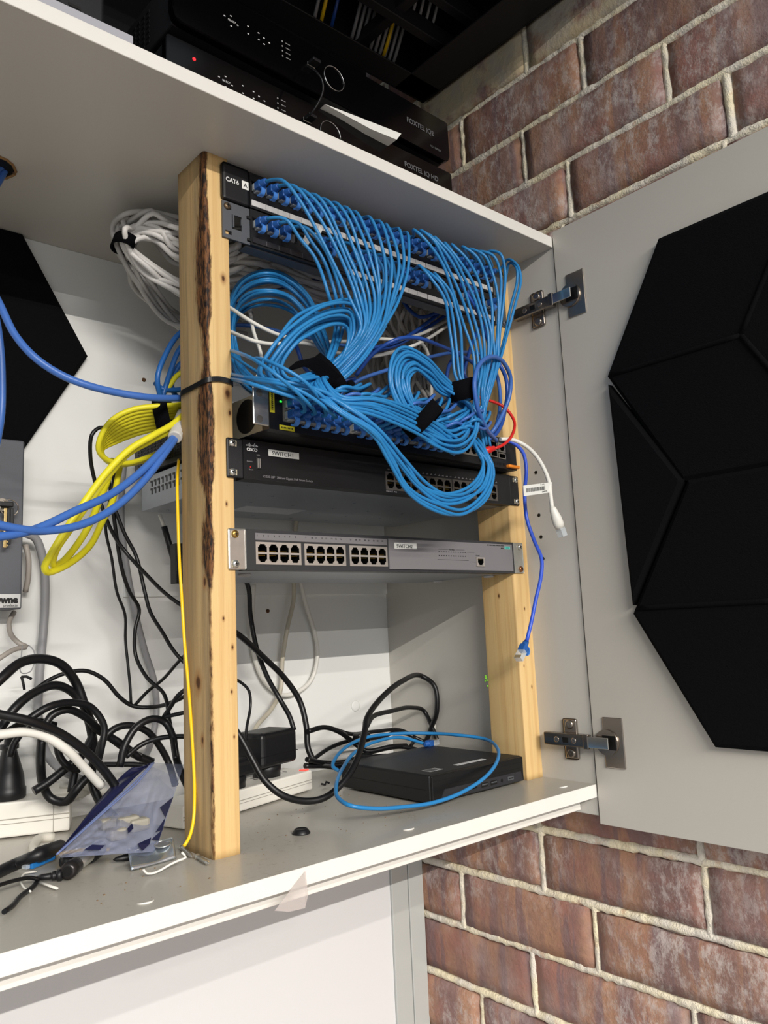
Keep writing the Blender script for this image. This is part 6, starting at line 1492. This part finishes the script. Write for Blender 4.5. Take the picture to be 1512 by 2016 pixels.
for i in range(25):
    a = i/24; row = []
    for j in range(7):
        b_ = -.01-.27*(j/6)*math.sin(PI*min(1, max(0, .10+a*.92)))**.7; p__, w_ = bagpt(a, b_); p__ = p__+Vector((-.3, -.8, .3))*(.004*math.sin(a*9+j)); p__.z = max(p__.z, ZS+.002); row.append(p__)
    gr.append(row)
sheet(gr, .0008, 'navy_top', navy, bag)
for b_ in (.05, .09):
    g = B(); g.tube([bagpt(i/30, b_)[0]+Vector((-.45, -.85, .25))*(.0036+.016*bagpt(i/30, b_)[1]) for i in range(31)], .0012, 6, flat=.7); g.obj('zip_ridge', mat('zip_lilac', (.50, .56, .76), .25, alpha=.6), bag)
# printed navy shapes on the film
def decal(tris, nm):
    g = B()
    for tr in tris:
        vs = []
        for u_, v_ in tr:
            best = None
            for ia in range(41):
                for ib in range(41):
                    a, b_ = ia/40, ib/40; p__, w_ = bagpt(a, b_); q = p__+Vector((-.45, -.85, .25))*(.016*w_+.004); q.z = max(q.z, ZS+.003)
                    dd = q-CAM; zz = dd.dot(FW); uu = 756+F_PX*dd.dot(RI)/zz; vv = 1008-F_PX*dd.dot(UP)/zz; e = (uu-u_)**2+(vv-v_)**2
                    if best is None or e < best[0]: best = (e, q)
            vs.append(g.bm.verts.new(best[1]))
        g.bm.faces.new(vs)
    o_ = g.obj(nm, navy, bag); md = o_.modifiers.new('s', 'SOLIDIFY'); md.thickness = .0004
decal([[(314, 1590), (349, 1580), (336, 1603)]], 'navy_print'); decal([[(330, 1608), (308, 1636), (334, 1634)]], 'navy_print')
decal([[(273, 1660), (300, 1650), (298, 1662), (280, 1673)]], 'navy_print'); decal([[(304, 1650), (325, 1643), (345, 1650), (350, 1663), (330, 1655), (308, 1658)]], 'navy_print')
decal([[(168, 1672), (184, 1662), (205, 1664), (196, 1674)]], 'navy_print'); decal([[(250, 1630), (258, 1622), (262, 1630), (256, 1640)]], 'navy_print')
# loose things in the bag
ins = B(); c_ = bagpt(.55, .5)[0]
for (a, b_, r_) in ((.45, .35, .008), (.6, .5, .010), (.7, .6, .009), (.5, .62, .008)):
    q = bagpt(a, b_)[0]; q.z = max(q.z, ZS+.010); ins.box(q.x-r_, q.x+r_*1.3, q.y-r_, q.y+r_, q.z-r_*.7, q.z+r_*.7, .003)
mesh_thing(ins.obj('cream_fittings', mat('cream_plastic', (.60, .58, .53), .5)), 'cream plastic fittings inside the clear zip bag', 'fittings')

# white ethernet box and black pieces half hidden behind the right coil
g = B(); q = at(972, 845, .06); g.box(q.x-.035, q.x+.008, q.y-.010, q.y+.020, q.z-.014, q.z+.013, .002, M=None)
mesh_thing(g.obj('white_adapter', LABELW), 'small white box half hidden behind the mid-blue loop', 'adapter')
t = thing('perforated_box', 'white perforated metal box standing behind the right coil', 'metal box', at(770, 830, .13))
a = at(742, 800, .10); b_ = at(860, 775, .14)
g = B(); x0 = a.x; g.box(x0, x0+.14, .105, .20, .2255, .2620, .001); g.obj('case', mat('box_white', (.80, .80, .79), .5), t)
g = B()
for i in range(14):
    for j in range(4): g.cyl((x0+.006+i*.0062+(.003 if j % 2 else 0), .1052, .2310+j*.0075), (x0+.006+i*.0062+(.003 if j % 2 else 0), .1045, .2310+j*.0075), .0018, n=8)
g.obj('perforations', DARK, t)
